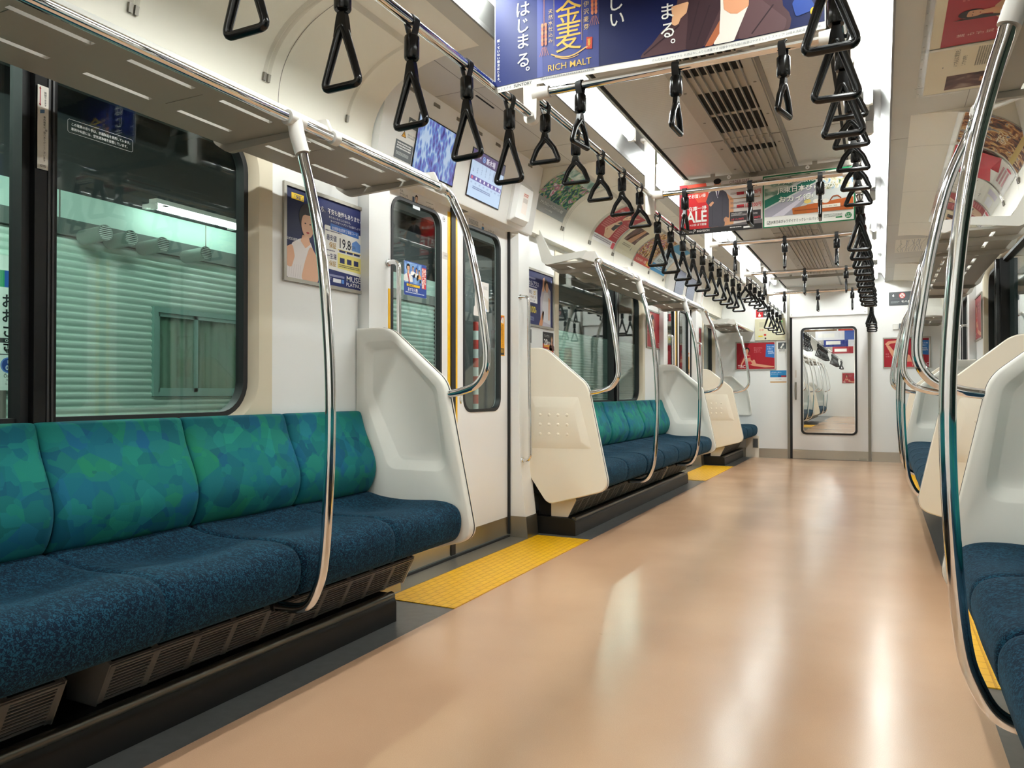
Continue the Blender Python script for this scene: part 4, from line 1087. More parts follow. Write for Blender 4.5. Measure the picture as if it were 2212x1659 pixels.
# --- the pair of posters behind the second cross bar
YB2, ZB2 = 4.80, 1.893
def ad_suit():
    fn = endmap(-0.513, ZB2-0.002, YB2)
    t = thing('hanging_poster', 'red and grey sale poster with a suited man hanging behind the second cross bar', 'poster', 'hanging posters', loc=(-0.256, YB2, ZB2))
    sh = Sheet(fn, 0.0006); back_box(sh.mb, fn, 0, 0, 0.512, 0.321, 0.001, ink('#eeeeee'))
    sh.rect(0, 0, 0.512, 0.321, '#dcd5d2', 1)
    sh.poly([(0, 0.03), (0.33, 0.03), (0.19, 0.2), (0.17, 0.321), (0, 0.321)], '#d3262c', 1.5); sh.poly([(0.05, 0.321), (0.17, 0.321), (0.2, 0.2), (0.12, 0.2)], '#e2553f', 2)
    sh.poly([(0.20, 0.03), (0.34, 0.03), (0.34, 0.2), (0.29, 0.25)], '#e0a377', 2); sh.poly([(0, 0.03), (0.03, 0.03), (0.02, 0.321), (0, 0.321)], '#8e1c28', 2)
    sh.rect(0, 0, 0.512, 0.034, '#1b1718', 2.5); sh.poly([(0.24, 0.034), (0.512, 0.034), (0.512, 0.06), (0.4, 0.05)], '#6d6668', 2.2)
    # man
    sh.poly([(0.186, 0.035), (0.285, 0.035), (0.29, 0.1), (0.313, 0.08), (0.312, 0.2), (0.296, 0.248), (0.262, 0.274), (0.222, 0.274), (0.19, 0.255), (0.17, 0.2), (0.186, 0.175)], '#46434f', 3, 0.012)
    sh.poly([(0.225, 0.275), (0.258, 0.275), (0.243, 0.215)], '#e8e6ea', 4); sh.poly([(0.238, 0.272), (0.248, 0.272), (0.247, 0.225), (0.241, 0.222)], '#594a68', 5)
    sh.disc(0.242, 0.302, 0.021, 0.03, '#d8a07e', 4); sh.disc(0.242, 0.322, 0.024, 0.018, '#171414', 5); sh.disc(0.232, 0.304, 0.002, 0.0015, '#171414', 6, 8); sh.disc(0.25, 0.304, 0.002, 0.0015, '#171414', 6, 8)
    sh.poly([(0.188, 0.18), (0.212, 0.2), (0.222, 0.19), (0.2, 0.165)], '#d8a07e', 5, 0.006); sh.disc(0.292, 0.075, 0.011, 0.016, '#d8a07e', 5)
    for x in (0.21, 0.27): sh.line([(x, 0.05), (x+0.005, 0.23)], 0.002, '#33303b', 4)
    Wt = '#f7f3f0'
    sh.text('でお買い得', 0.055, 0.233, 0.026, Wt, 4, 'L', 0.008, width=0.112); sh.text('一在庫一掃', 0.03, 0.153, 0.03, Wt, 4, 'L', 0.014, width=0.142)
    sh.text('SALE', 0.012, 0.078, 0.1, Wt, 4, 'L', 0.022, width=0.162); sh.text('上→31㈰ まで開催', 0.05, 0.054, 0.017, Wt, 4, 'L', 0.012, width=0.122)
    sh.text('ORDER SUIT', 0.316, 0.298, 0.026, '#7a4a52', 4, 'L', 0.002, width=0.12)
    for k, yy in enumerate((0.255, 0.225, 0.165, 0.135)):
        sh.small(0.322, yy+0.01, 0.11, 2, 0.004, '#8a7a78', 4, k)
    for yy, tx in ((0.222, '69,480円'), (0.142, '159,200円')):
        sh.rect(0.36, yy, 0.044, 0.018, '#c8303a', 4); sh.text(tx, 0.505, yy-0.002, 0.032, '#cf2a34', 5, 'R', 0.012, width=0.092)
    sh.rect(0.32, 0.198, 0.18, 0.005, '#a87a52', 4)
    sh.rect(0.318, 0.06, 0.186, 0.058, '#3a3538', 4); sh.text('ORDER SHIRT', 0.325, 0.104, 0.011, Wt, 5); sh.small(0.325, 0.098, 0.16, 2, 0.0035, '#c8c0c0', 5, 5); sh.text('3点 15,190円', 0.325, 0.066, 0.014, '#e0505a', 5, 'L', 0.012); sh.text('28,350円', 0.5, 0.066, 0.016, '#e0505a', 5, 'R', 0.012)
    sh.text('BIGVISION', 0.112, 0.013, 0.018, Wt, 4, 'L', 0.006, width=0.078); sh.small(0.14, 0.009, 0.05, 1, 0.003, '#bbb', 4) if False else None
    sh.text('オーダースーツ専門店', 0.018, 0.012, 0.011, Wt, 4, 'L', 0.006, width=0.066); sh.disc(0.099, 0.026, 0.007, 0.006, Wt, 4); sh.disc(0.099, 0.026, 0.004, 0.0035, '#1b1718', 5); sh.line([(0.095, 0.022), (0.088, 0.008)], 0.003, Wt, 4)
    sh.rect(0.4, 0.012, 0.06, 0.011, '#f2f0ee', 4); sh.small(0.318, 0.02, 0.075, 1, 0.006, '#d8d4d0', 4, 9)
    sh.build('sheet', t)
def ad_rail():
    fn = endmap(0.004, ZB2-0.004, YB2)
    t = thing('hanging_poster', 'green edged travel poster with suitcases hanging right behind the second cross bar', 'poster', 'hanging posters', loc=(0.26, YB2, ZB2))
    sh = Sheet(fn, 0.0006); back_box(sh.mb, fn, 0, 0, 0.514, 0.319, 0.001, ink('#eeeeee'))
    sh.rect(0, 0, 0.514, 0.319, '#167a4c', 1); sh.rect(0.007, 0.007, 0.5, 0.303, '#f3f3ee', 2)
    ph = photo_mat('print_platform', [(0.3, '#33503f'), (0.45, '#7d9a8a'), (0.55, '#c2c9bd'), (0.7, '#e8e4da')], 9, 0.6, 0.35, (1, 1, 3))
    sh.rect(0.009, 0.066, 0.496, 0.242, '#cdd2d0', 3)
    sh.poly([(0.009, 0.16), (0.28, 0.307), (0.009, 0.307)], ph, 4); sh.poly([(0.009, 0.12), (0.3, 0.25), (0.3, 0.285), (0.009, 0.17)], '#2f7a68', 5); sh.poly([(0.009, 0.066), (0.17, 0.066), (0.3, 0.2), (0.3, 0.24), (0.009, 0.11)], '#a9a6b4', 5); sh.poly([(0.05, 0.066), (0.12, 0.066), (0.28, 0.19), (0.26, 0.19)], '#d4d0dc', 6)
    sh.rect(0.33, 0.2, 0.175, 0.107, photo_mat('print_shop', [(0.3, '#5c7a5c'), (0.42, '#d8cfa8'), (0.55, '#e9e7df'), (0.65, '#6fa6c8'), (0.75, '#c88a5a')], 30, 0.5), 4)
    sh.poly([(0.172, 0.067), (0.168, 0.105), (0.30, 0.122), (0.312, 0.067)], '#b5652c', 7, 0.006); sh.poly([(0.25, 0.067), (0.25, 0.118), (0.505, 0.14), (0.505, 0.067)], '#c2622a', 7.5, 0.004)
    sh.line([(0.38, 0.13), (0.395, 0.152), (0.42, 0.155), (0.44, 0.137)], 0.007, '#8e4420', 8); sh.rect(0.18, 0.085, 0.32, 0.006, '#8e4a22', 8.5); sh.rect(0.335, 0.088, 0.1, 0.02, '#efe9da', 9); sh.text('やさしい旅をご用意!', 0.34, 0.0935, 0.0085, '#6a5a48', 10)
    for k in range(3): sh.disc(0.255+k*0.05, 0.138-0.004*k, 0.02, 0.013, ['#ead27a', '#f2efe6', '#e6e2d8'][k], 8.2, 18)
    for dx, dy, c, ly, bo in ((0.0015, -0.0015, '#1d5a3c', 10, 0.03), (0, 0, '#fbfbf4', 11, 0.016)):
        sh.text('列車の旅は', 0.086+dx, 0.258+dy, 0.036, c, ly, 'L', bo, width=0.215); sh.text('JR東日本びゅうが', 0.086+dx, 0.207+dy, 0.04, c, ly, 'L', bo, width=0.325); sh.text('おカイ得!', 0.088+dx, 0.15+dy, 0.04, c, ly, 'L', bo, width=0.195)
    sh.text('JR東日本びゅうダイナミックレールパック', 0.047, 0.024, 0.021, '#2c3a34', 4, 'L', 0.006, width=0.272)
    sh.rect(0.022, 0.021, 0.02, 0.02, '#2c3a34', 4); sh.rect(0.0245, 0.0235, 0.015, 0.015, '#f3f3ee', 5); sh.line([(0.026, 0.031), (0.031, 0.026), (0.041, 0.039)], 0.003, '#2c3a34', 6)
    sh.disc(0.478, 0.032, 0.018, 0.018, '#2e8a55', 4); sh.text('今すぐ', 0.478, 0.034, 0.011, '#f3f3ee', 5, 'C', 0.01); sh.text('検索!', 0.478, 0.022, 0.011, '#f3f3ee', 5, 'C', 0.01); sh.small(0.345, 0.045, 0.1, 3, 0.004, '#8a948e', 4, 3); sh.rect(0.41, 0.022, 0.035, 0.008, '#2e8a55', 5)
    sh.build('sheet', t)
ad_suit(); ad_rail()
def holder(y, lab):
    t = thing('poster_holder', lab, 'poster holder', 'overhead poster holders', loc=(0, y, 2.226))
    b = MB(); b.box(-0.53, 0.53, y-0.006, y+0.008, 2.214, 2.246, ALU); b.build('bar', t)
    for x in (-0.46, -0.05, 0.05, 0.46):
        b = MB(); b.box(x-0.028, x+0.028, y-0.0085, y-0.006, 2.216, 2.244, CLEAR); b.cyl((x-0.02, y-0.01, 2.22), (x-0.02, y-0.006, 2.22), 0.003, STEEL, 8); b.cyl((x+0.02, y-0.01, 2.22), (x+0.02, y-0.006, 2.22), 0.003, STEEL, 8); b.build('clip', t)
    for x in (-0.3, 0.3):
        b = MB(); b.box(x-0.014, x+0.014, y-0.004, y+0.006, 2.246, CZ, ALU); b.build('hanger', t)
    return t
h1 = holder(YB2+0.004, 'grey metal bar holding the red and the green edged posters')
for x, tx in ((-0.2, 'F0'), (0.26, '9')):
    sh = Sheet(endmap(0, 0, YB2-0.003)); sh.disc(x, 2.231, 0.012, 0.012, '#f2f2f0', 1); sh.text(tx, x, 2.2265, 0.011, '#55585c', 2, 'C', 0.01)
    tag(sh.mb.build('number_tag', None, 0, False), 'small round white tag marked %s on the poster bar' % tx, 'tag')
holder(7.02, 'empty grey poster bar over the aisle before the far door')
holder(9.36, 'empty grey poster bar over the aisle nearest the end wall')

# --- framed posters on the walls
def d_clinic(sh):
    sh.rect(0.009, 0.009, 0.499, 0.359, '#26306a', 1)
    sh.poly([(0.009, 0.009), (0.19, 0.009), (0.14, 0.366), (0.009, 0.366)], '#1c2450', 1.5)
    # woman in a white sleeveless blouse
    sh.poly([(0.014, 0.014), (0.02, 0.1), (0.05, 0.152), (0.095, 0.175), (0.15, 0.17), (0.178, 0.12), (0.195, 0.014)], '#e9e2e2', 3, 0.02); sh.poly([(0.012, 0.06), (0.016, 0.13), (0.05, 0.148), (0.062, 0.1), (0.045, 0.055)], '#dfae90', 4, 0.015)
    sh.poly([(0.095, 0.012), (0.2, 0.012), (0.185, 0.12), (0.15, 0.16), (0.12, 0.09)], '#e3b497', 4, 0.02)
    sh.poly([(0.105, 0.19), (0.14, 0.19), (0.15, 0.16), (0.122, 0.14), (0.095, 0.165)], '#e3b497', 4); sh.disc(0.134, 0.262, 0.048, 0.055, '#2c2022', 4); sh.disc(0.134, 0.232, 0.036, 0.05, '#e6ba9e', 5); sh.poly([(0.096, 0.26), (0.11, 0.288), (0.16, 0.288), (0.172, 0.258), (0.15, 0.272), (0.118, 0.272)], '#2c2022', 6, 0.004)
    for q in (-1, 1): sh.disc(0.134+q*0.014, 0.238, 0.005, 0.003, '#2c2022', 6, 10)
    sh.disc(0.134, 0.203, 0.009, 0.004, '#bf4f52', 6, 12); 
    for k in range(6): sh.line([(0.03+k*0.012, 0.02), (0.036+k*0.012, 0.07)], 0.0015, '#cfc6c8', 4)
    sh.rect(0.044, 0.32, 0.068, 0.024, '#e8c53a', 3); sh.text('「保証」', 0.05, 0.325, 0.017, '#26306a', 4, 'L', 0.016)
    Wt = '#f2f2f6'
    sh.text('なら、不安も後悔もありません。', 0.19, 0.308, 0.024, Wt, 3, 'L', 0.01, width=0.3); sh.text('なりたいわたしになれる。', 0.26, 0.290, 0.011, Wt, 3, width=0.14); sh.text('すべてサポートプランでお届けします。', 0.27, 0.275, 0.011, Wt, 3, width=0.2); sh.text('公式応援団長', 0.016, 0.16, 0.012, Wt, 5)
    sh.poly([(0.234, 0.082), (0.486, 0.072), (0.486, 0.252), (0.234, 0.258)], '#eeeeea', 3, 0.008); sh.poly([(0.27, 0.244), (0.455, 0.236), (0.455, 0.262), (0.27, 0.27)], '#3f6fc0', 4, 0.003); sh.text('全身脱毛5回完了保証コース', 0.278, 0.247, 0.015, Wt, 5, width=0.168)
    sh.text('最安値', 0.246, 0.2, 0.026, '#232a5c', 4, 'L', 0.012, width=0.062); sh.text('保証', 0.262, 0.17, 0.026, '#b28a2e', 4, 'L', 0.012, width=0.044); sh.text('19.8', 0.32, 0.178, 0.058, '#2a2c38', 4, 'L', 0.012, width=0.072); sh.text('万円', 0.394, 0.183, 0.02, '#2a2c38', 4); sh.poly([(0.41, 0.178), (0.466, 0.178), (0.466, 0.212), (0.438, 0.226), (0.41, 0.212)], '#6c9adf', 4); sh.rect(0.318, 0.166, 0.15, 0.005, '#e0c64a', 4)
    sh.text('一生涯', 0.246, 0.126, 0.024, '#232a5c', 4, 'L', 0.012, width=0.062); sh.text('保証', 0.262, 0.096, 0.024, '#b28a2e', 4, 'L', 0.012, width=0.044); sh.poly([(0.316, 0.092), (0.474, 0.086), (0.474, 0.152), (0.316, 0.156)], '#efe48a', 4); 
    for k in range(3): sh.rect(0.33+k*0.046, 0.115, 0.03, 0.022, '#2c3566', 5); sh.rect(0.326+k*0.048, 0.16, 0.04, 0.009, '#2c3566', 5)
    sh.small(0.322, 0.105, 0.14, 2, 0.004, '#6a6a50', 5, 4); sh.small(0.24, 0.235, 0.1, 1, 0.005, '#6a6a80', 4, 6); sh.small(0.24, 0.155, 0.06, 1, 0.005, '#6a6a80', 4, 7)
    sh.text('MUSÉE', 0.372, 0.044, 0.034, Wt, 3, 'L', 0.002, width=0.116); sh.text('PLATINUM', 0.372, 0.024, 0.022, Wt, 3, 'L', 0.002, width=0.116); sh.poly([(0.45, 0.082), (0.453, 0.087), (0.456, 0.082), (0.453, 0.077)], Wt, 3)
    sh.rect(0.232, 0.052, 0.128, 0.009, '#8a90b8', 3); sh.rect(0.288, 0.03, 0.05, 0.016, '#e6e8f2', 3); sh.rect(0.342, 0.03, 0.016, 0.016, '#5b8fe0', 3); sh.small(0.236, 0.045, 0.045, 2, 0.004, '#aab', 3, 8)
framed(wallmap(-1, 2.150, 1.310), 0.517, 0.377, 'framed navy poster of a woman in white on the left wall before the near door', d_clinic)
def d_medical(sh):
    sh.rect(0.009, 0.009, 0.499, 0.359, '#252c62', 1); Wt = '#f2f2f6'; o = 0.06
    sh.poly([(0.30, 0.014), (0.47, 0.014), (0.47, 0.26), (0.36, 0.335), (0.3, 0.2)], '#c9c6d4', 2)
    sh.poly([(0.33, 0.05), (0.47, 0.03), (0.46, 0.2), (0.42, 0.25), (0.36, 0.24), (0.33, 0.15)], '#dfe0e8', 3, 0.02); sh.poly([(0.33, 0.24), (0.34, 0.33), (0.365, 0.345), (0.37, 0.33), (0.36, 0.25)], '#e3b497', 3, 0.01); sh.disc(0.395, 0.295, 0.034, 0.04, '#2a1f1e', 4); sh.disc(0.405, 0.278, 0.024, 0.032, '#e6ba9e', 5); sh.poly([(0.27, 0.014), (0.33, 0.014), (0.36, 0.11), (0.34, 0.12)], '#d99a70', 3, 0.01); sh.poly([(0.43, 0.06), (0.45, 0.06), (0.46, 0.2), (0.43, 0.22)], '#e3b497', 4, 0.006)
    sh.text('メディカルプラス', 0.02, 0.268, 0.036, Wt, 3, 'L', 0.012, width=0.25); sh.rect(0.02, 0.308, 0.2, 0.012, '#8a90b8', 3); sh.small(0.06, 0.256, 0.19, 1, 0.007, '#c8c8da', 3, 2)
    sh.rect(0.014, 0.155, 0.236, 0.092, '#ecebee', 3); sh.text('全身脱毛', 0.06, 0.212, 0.028, '#252c62', 4, 'L', 0.01, width=0.1); sh.text('25', 0.19, 0.21, 0.032, '#d8b12a', 4, 'L', 0.02); sh.text('顔も 25  VIOも 25', 0.05, 0.186, 0.018, '#8a5a3a', 4, 'L', 0.01, width=0.18); sh.text('選べる4つのプラン 12回', 0.05, 0.163, 0.013, '#252c62', 4, width=0.16)
    sh.rect(0.115, 0.082, 0.1, 0.066, '#1c2250', 3); sh.text('100', 0.135, 0.09, 0.06, '#ecd94a', 4, 'L', 0.014, width=0.075); sh.text('円', 0.215, 0.092, 0.022, '#ecd94a', 4); sh.small(0.04, 0.14, 0.07, 6, 0.005, '#c8cada', 3, 3)
    sh.text('MUSÉE', 0.05, 0.045, 0.03, Wt, 3, 'L', 0.002, width=0.085); sh.text('PLATINUM', 0.05, 0.03, 0.015, Wt, 3, width=0.085); sh.small(0.14, 0.06, 0.06, 4, 0.004, '#8a90b8', 3, 5); sh.rect(0.475, 0.315, 0.02, 0.022, '#6f78a8', 3)
framed(wallmap(-1, 4.232, 1.310), 0.517, 0.377, 'framed navy poster with a yellow 100 on the left wall beyond the near door', d_medical)
def red_body(word, blue=True, standing=False):
    def d(sh):
        sh.rect(0.009, 0.009, 0.499, 0.359, '#a4202c', 1)
        sk = '#d69a7c'
        if not standing:
            sh.poly([(0.12, 0.20), (0.19, 0.205), (0.2, 0.14), (0.25, 0.1), (0.2, 0.08), (0.125, 0.09), (0.135, 0.15)], sk, 3, 0.015); sh.poly([(0.118, 0.185), (0.2, 0.2), (0.198, 0.17), (0.13, 0.158)], '#c2303a', 4, 0.005); sh.poly([(0.13, 0.11), (0.2, 0.12), (0.22, 0.085), (0.17, 0.06), (0.125, 0.075)], '#c2303a', 4, 0.008)
            sh.poly([(0.2, 0.11), (0.28, 0.085), (0.42, 0.06), (0.5, 0.05), (0.5, 0.035), (0.38, 0.032), (0.24, 0.055), (0.18, 0.075)], sk, 3, 0.01); sh.poly([(0.2, 0.075), (0.23, 0.14), (0.25, 0.14), (0.27, 0.08)], sk, 3.5, 0.01); sh.poly([(0.12, 0.19), (0.07, 0.08), (0.06, 0.03), (0.075, 0.03), (0.09, 0.08), (0.14, 0.17)], sk, 3, 0.008)
            sh.disc(0.15, 0.268, 0.036, 0.04, '#241a18', 4); sh.disc(0.152, 0.258, 0.02, 0.03, sk, 5); sh.poly([(0.145, 0.235), (0.16, 0.235), (0.162, 0.2), (0.142, 0.2)], sk, 4)
            sh.text('脱毛のほかに', 0.24, 0.29, 0.022, '#d8888c', 3, width=0.11); sh.text('選ばれる', 0.24, 0.262, 0.022, '#d8888c', 3); sh.text('エステへ。', 0.24, 0.234, 0.022, '#d8888c', 3)
        else:
            sh.poly([(0.02, 0.3), (0.06, 0.34), (0.2, 0.35), (0.2, 0.325), (0.09, 0.31), (0.06, 0.29)], sk, 3, 0.008); sh.poly([(0.03, 0.3), (0.14, 0.08), (0.17, 0.06), (0.19, 0.12), (0.08, 0.28)], sk, 3, 0.015); sh.disc(0.21, 0.24, 0.075, 0.1, '#241a18', 4); sh.disc(0.24, 0.24, 0.04, 0.055, sk, 5); sh.poly([(0.17, 0.02), (0.19, 0.14), (0.24, 0.19), (0.3, 0.16), (0.34, 0.02)], sk, 3.5, 0.02); sh.poly([(0.18, 0.014), (0.19, 0.08), (0.32, 0.08), (0.33, 0.014)], '#c2303a', 4.5, 0.01)
            sh.disc(0.25, 0.222, 0.009, 0.004, '#b0303a', 6, 10); sh.text('未来', 0.03, 0.17, 0.02, '#cf7c80', 3); sh.text('を選ぶ', 0.03, 0.14, 0.02, '#cf7c80', 3)
        if blue:
            sh.poly([(0.39, 0.175), (0.505, 0.16), (0.508, 0.34), (0.4, 0.345)], '#2f6fb4', 3); sh.text('今なら特', 0.41, 0.3, 0.022, '#e6eef8', 4); sh.text('お得に!', 0.41, 0.272, 0.022, '#e6eef8', 4); sh.text('1,000円', 0.42, 0.215, 0.024, '#e6eef8', 4, 'L', 0.01); sh.small(0.42, 0.25, 0.07, 2, 0.006, '#cfe0f2', 4)
        sh.text(word, 0.03 if not standing else 0.41, 0.03, 0.055, '#e8dcdc', 4, 'L', 0.004)
    return d
framed(wallmap(-1, 7.027, 1.310), 0.517, 0.377, 'framed dark red poster on the left wall just before the far door', red_body('TBC', False, True))
framed(endmap(-1.133, 1.178), 0.531, 0.386, 'framed red poster of a reclining woman on the end wall left of the door', red_body('TBC'))
framed(endmap(0.669, 1.178), 0.531, 0.386, 'framed red poster of a woman with raised arm, end wall right of the door', red_body('TBC', True, True))
framed(wallmap(-1, 9.18, 1.33), 0.30, 0.36, 'narrow framed red poster on the left wall above the end bench', lambda sh: (sh.rect(0.012, 0.012, 0.276, 0.336, '#9c2230', 1), sh.disc(0.15, 0.2, 0.05, 0.07, '#d69a7c', 3), sh.disc(0.15, 0.25, 0.055, 0.04, '#241a18', 4), sh.small(0.05, 0.1, 0.2, 3, 0.012, '#d8888c', 3)))
framed(wallmap(1, 7.544, 1.310), 0.517, 0.377, 'framed rose red poster on the right wall just before the far door', red_body('TBC', False, False))
framed(wallmap(1, 4.768, 1.303), 0.53, 0.386, 'framed rose red poster on the right wall just beyond the near door', red_body('TBC', False, True)) if False else None

# --- small prints on the walls
def d_20(sh):
    sh.rect(0, 0, 0.182, 0.2, '#2b2a2c', 1); sh.rect(0, 0.045, 0.182, 0.075, '#b8402a', 2); sh.text('マンパワカ', 0.02, 0.165, 0.022, '#e8e6e2', 3, width=0.085); sh.text('20', 0.018, 0.112, 0.058, '#f2f0ec', 3, 'L', 0.02, width=0.06); sh.text('代も', 0.08, 0.115, 0.028, '#f2f0ec', 3, 'L', 0.02); sh.text('in', 0.04, 0.058, 0.05, '#1f1c1c', 3, 'L', 0.02); sh.rect(0.02, 0.1, 0.12, 0.014, '#e6a83a', 3); sh.rect(0.085, 0.052, 0.07, 0.045, '#e08a34', 3); bust(sh, 0.15, 0.135, 0.036, '#d8a888', '#8a6a4a', '#5a2a24', 3); sh.rect(0, 0, 0.182, 0.03, '#1b1a1c', 4); sh.text('ウィズライフ', 0.03, 0.01, 0.012, '#e8e6e2', 5)
bare(wallmap(-1, 4.578, 1.09), 0.182, 0.202, 'small dark sticker with 20 below the navy poster beyond the near left door', d_20, 'sticker', 'sticker')
def d_phone(w, h):
    def d(sh):
        sh.rect(0, 0, w, h, '#e6e6e2', 1); sh.rect(0, h*0.42, w, h*0.58, '#5c6064', 2); sh.poly([(w*0.25, h*0.5), (w*0.45, h*0.46), (w*0.8, h*0.86), (w*0.62, h*0.94)], '#f0f0ec', 3, 0.006); sh.line([(w*0.15, h*0.9), (w*0.85, h*0.48)], w*0.05, '#5c6064', 4); sh.text('OFF', w*0.62, h*0.46, h*0.09, '#f0f0ec', 4, 'L', 0.02); sh.small(w*0.15, h*0.3, w*0.7, 2, h*0.06, '#55585c', 3)
    return d
bare(wallmap(-1, 4.292, 1.14), 0.105, 0.15, 'small grey mobile phone notice on the left wall under the navy poster with 100', d_phone(0.105, 0.15))
bare(endmap(-0.584, 1.393), 0.102, 0.147, 'small grey mobile phone notice on the end wall left of the door', d_phone(0.102, 0.147))
bare(endmap(0.853, 1.600), 0.102, 0.136, 'small grey mobile phone notice on the end wall right of the door', d_phone(0.102, 0.136))
bare(endmap(-0.684, 1.008), 0.206, 0.16, 'small blue and white notice on the end wall under the reclining woman poster', lambda sh: (sh.rect(0, 0, 0.206, 0.16, '#eceae6', 1), sh.rect(0, 0.07, 0.206, 0.09, '#2f8ac4', 2), sh.rect(0.1, 0.07, 0.106, 0.03, '#1f5f9c', 3), sh.text('上質な新しい暮らし', 0.012, 0.13, 0.015, '#f2f2f2', 4), sh.text('みつけよう', 0.012, 0.105, 0.018, '#d8ecf8', 4), sh.rect(0.14, 0.072, 0.06, 0.02, '#b8484a', 4), sh.rect(0, 0.0, 0.206, 0.012, '#c8903a', 2), sh.text('いよいよ誕生', 0.06, 0.04, 0.014, '#44484c', 3)))
def d_sos(sh):
    sh.rect(0, 0, 0.09, 0.105, '#c4262c', 1); sh.rect(0.09, 0, 0.058, 0.105, '#4a4d50', 1); sh.text('SOS', 0.045, 0.072, 0.03, '#f2f0ee', 2, 'C', 0.02); sh.poly([(0.03, 0.012), (0.06, 0.012), (0.066, 0.036), (0.05, 0.04), (0.048, 0.062), (0.041, 0.062), (0.041, 0.036), (0.028, 0.034)], '#f2f0ee', 2, 0.004); sh.line([(0.119, 0.085), (0.119, 0.03)], 0.006, '#f2f0ee', 2); sh.poly([(0.1, 0.045), (0.119, 0.02), (0.138, 0.045), (0.13, 0.05), (0.119, 0.034), (0.108, 0.05)], '#f2f0ee', 2)
bare(endmap(-0.863, 1.885), 0.148, 0.105, 'red and grey SOS sign high on the end wall left of the door', d_sos, 'sign', 'sign')
t = thing('equipment_box', 'cream wall cabinet with red and yellow labels on the end wall under the SOS sign', 'cabinet', loc=(-0.68, YE, 1.574))
b = MB(); b.box(-0.874, -0.492, YE-0.02, YE-0.0005, 1.574, 1.862, mat('cabinet_cream', srgb('#d6d2b4'), 0.45)); b.build('box', t)
b = MB(); b.box(-0.64, -0.50, YE-0.024, YE-0.02, 1.6, 1.85, mat('cabinet_cream', srgb('#d6d2b4'), 0.45)); b.cyl((-0.53, YE-0.03, 1.82), (-0.53, YE-0.024, 1.82), 0.008, glow('#38d05a', 1.5), 10); b.build('cover', t)
sh = Sheet(endmap(0, 0, YE-0.0205)); sh.rect(-0.82, 1.75, 0.07, 0.07, '#c6c2a6', 1); sh.rect(-0.83, 1.62, 0.055, 0.02, '#e2c93a', 1); sh.rect(-0.76, 1.635, 0.03, 0.025, '#c43a30', 1); sh.text('非常', -0.82, 1.7, 0.03, '#c45a48', 1); sh.disc(-0.74, 1.6, 0.012, 0.012, '#3a3a38', 1); sh.build('labels', t)
def d_car(sh):
    sh.poly(rrect(0, 0.42, 0, 0.17, 0.01, 4), '#565a5e', 1); sh.rect(0.0, 0.084, 0.42, 0.0015, '#7a7e82', 2); sh.text('4', 0.036, 0.108, 0.048, '#f0f0ee', 2, 'L', 0.02)
    sh.disc(0.148, 0.122, 0.035, 0.035, '#cf3a3a', 2); sh.disc(0.148, 0.122, 0.028, 0.028, '#e9dcd8', 3); sh.rect(0.128, 0.112, 0.036, 0.007, '#4a4446', 4); sh.line([(0.15, 0.12), (0.158, 0.138), (0.168, 0.136)], 0.003, '#4a4446', 4); sh.line([(0.128, 0.142), (0.168, 0.102)], 0.006, '#cf3a3a', 5)
    sh.text('モハ', 0.135, 0.036, 0.03, '#f0f0ee', 2, 'L', 0.01, width=0.066); sh.text('E232', 0.212, 0.03, 0.044, '#f0f0ee', 2, 'L', 0.012, width=0.105); sh.text('-1', 0.395, 0.03, 0.042, '#f0f0ee', 2, 'R', 0.012); sh.small(0.02, 0.045, 0.1, 1, 0.006, '#a8acb0', 2); sh.text('総合車両製作所', 0.02, 0.03, 0.012, '#a8acb0', 2); sh.poly([(0.40, 0.135), (0.412, 0.125), (0.40, 0.115)], '#f0f0ee', 2)
bare(endmap(0.741, 1.962), 0.42, 0.17, 'dark grey car number sign with 4 and a no smoking mark on the end wall', d_car, 'sign', 'sign', lift=0.004)
b = MB(); b.box(0.782, 0.845, YE-0.018, YE-0.0005, 1.661, 1.728, ink('#c9c9c4')); b.box(0.787, 0.84, YE-0.02, YE-0.018, 1.666, 1.723, ink('#e0e0dc')); solo(b, 'switch_box', 'small square grey box on the end wall beside the phone notice right of the door', 'box')
t = thing('equipment_box', 'grey white cabinet high on the end wall at the right corner', 'cabinet', loc=(1.22, YE, 1.77)); b = MB(); b.box(1.09, 1.36, YE-0.012, YE-0.0005, 1.77, 2.085, WHITE); b.build('box', t); b = MB(); b.box(1.10, 1.35, YE-0.015, YE-0.012, 1.78, 2.075, ink('#d9d8d2')); b.build('door', t)
# route map on the right side ceiling
sh = Sheet(lambda u, v, l: (1.075-v, 8.40-u, SZ-0.0006-l)); back_box(sh.mb, sh.fn, 0, 0, 0.70, 0.3, 0.0003, ink('#e6e2d6')); sh.rect(0, 0, 0.7, 0.3, '#e3dfd2', 1)
rnd = random.Random(4); 
for k in range(14):
    y = 0.03+0.018*k; sh.line([(0.03, y), (0.2, y+rnd.uniform(-0.02, 0.02)), (0.45, y+rnd.uniform(-0.03, 0.03)), (0.67, y+rnd.uniform(-0.02, 0.02))], 0.003, rnd.choice(['#b86a5a', '#8a9a8a', '#7a88a0', '#b8a86a', '#98908a']), 2)
for k in range(90): sh.rect(rnd.uniform(0.03, 0.66), rnd.uniform(0.02, 0.27), 0.004, 0.012, '#8a867c', 3)
solo(sh.mb, 'route_map', 'pale railway route map on the right side ceiling before the end wall', 'map', smooth=0)

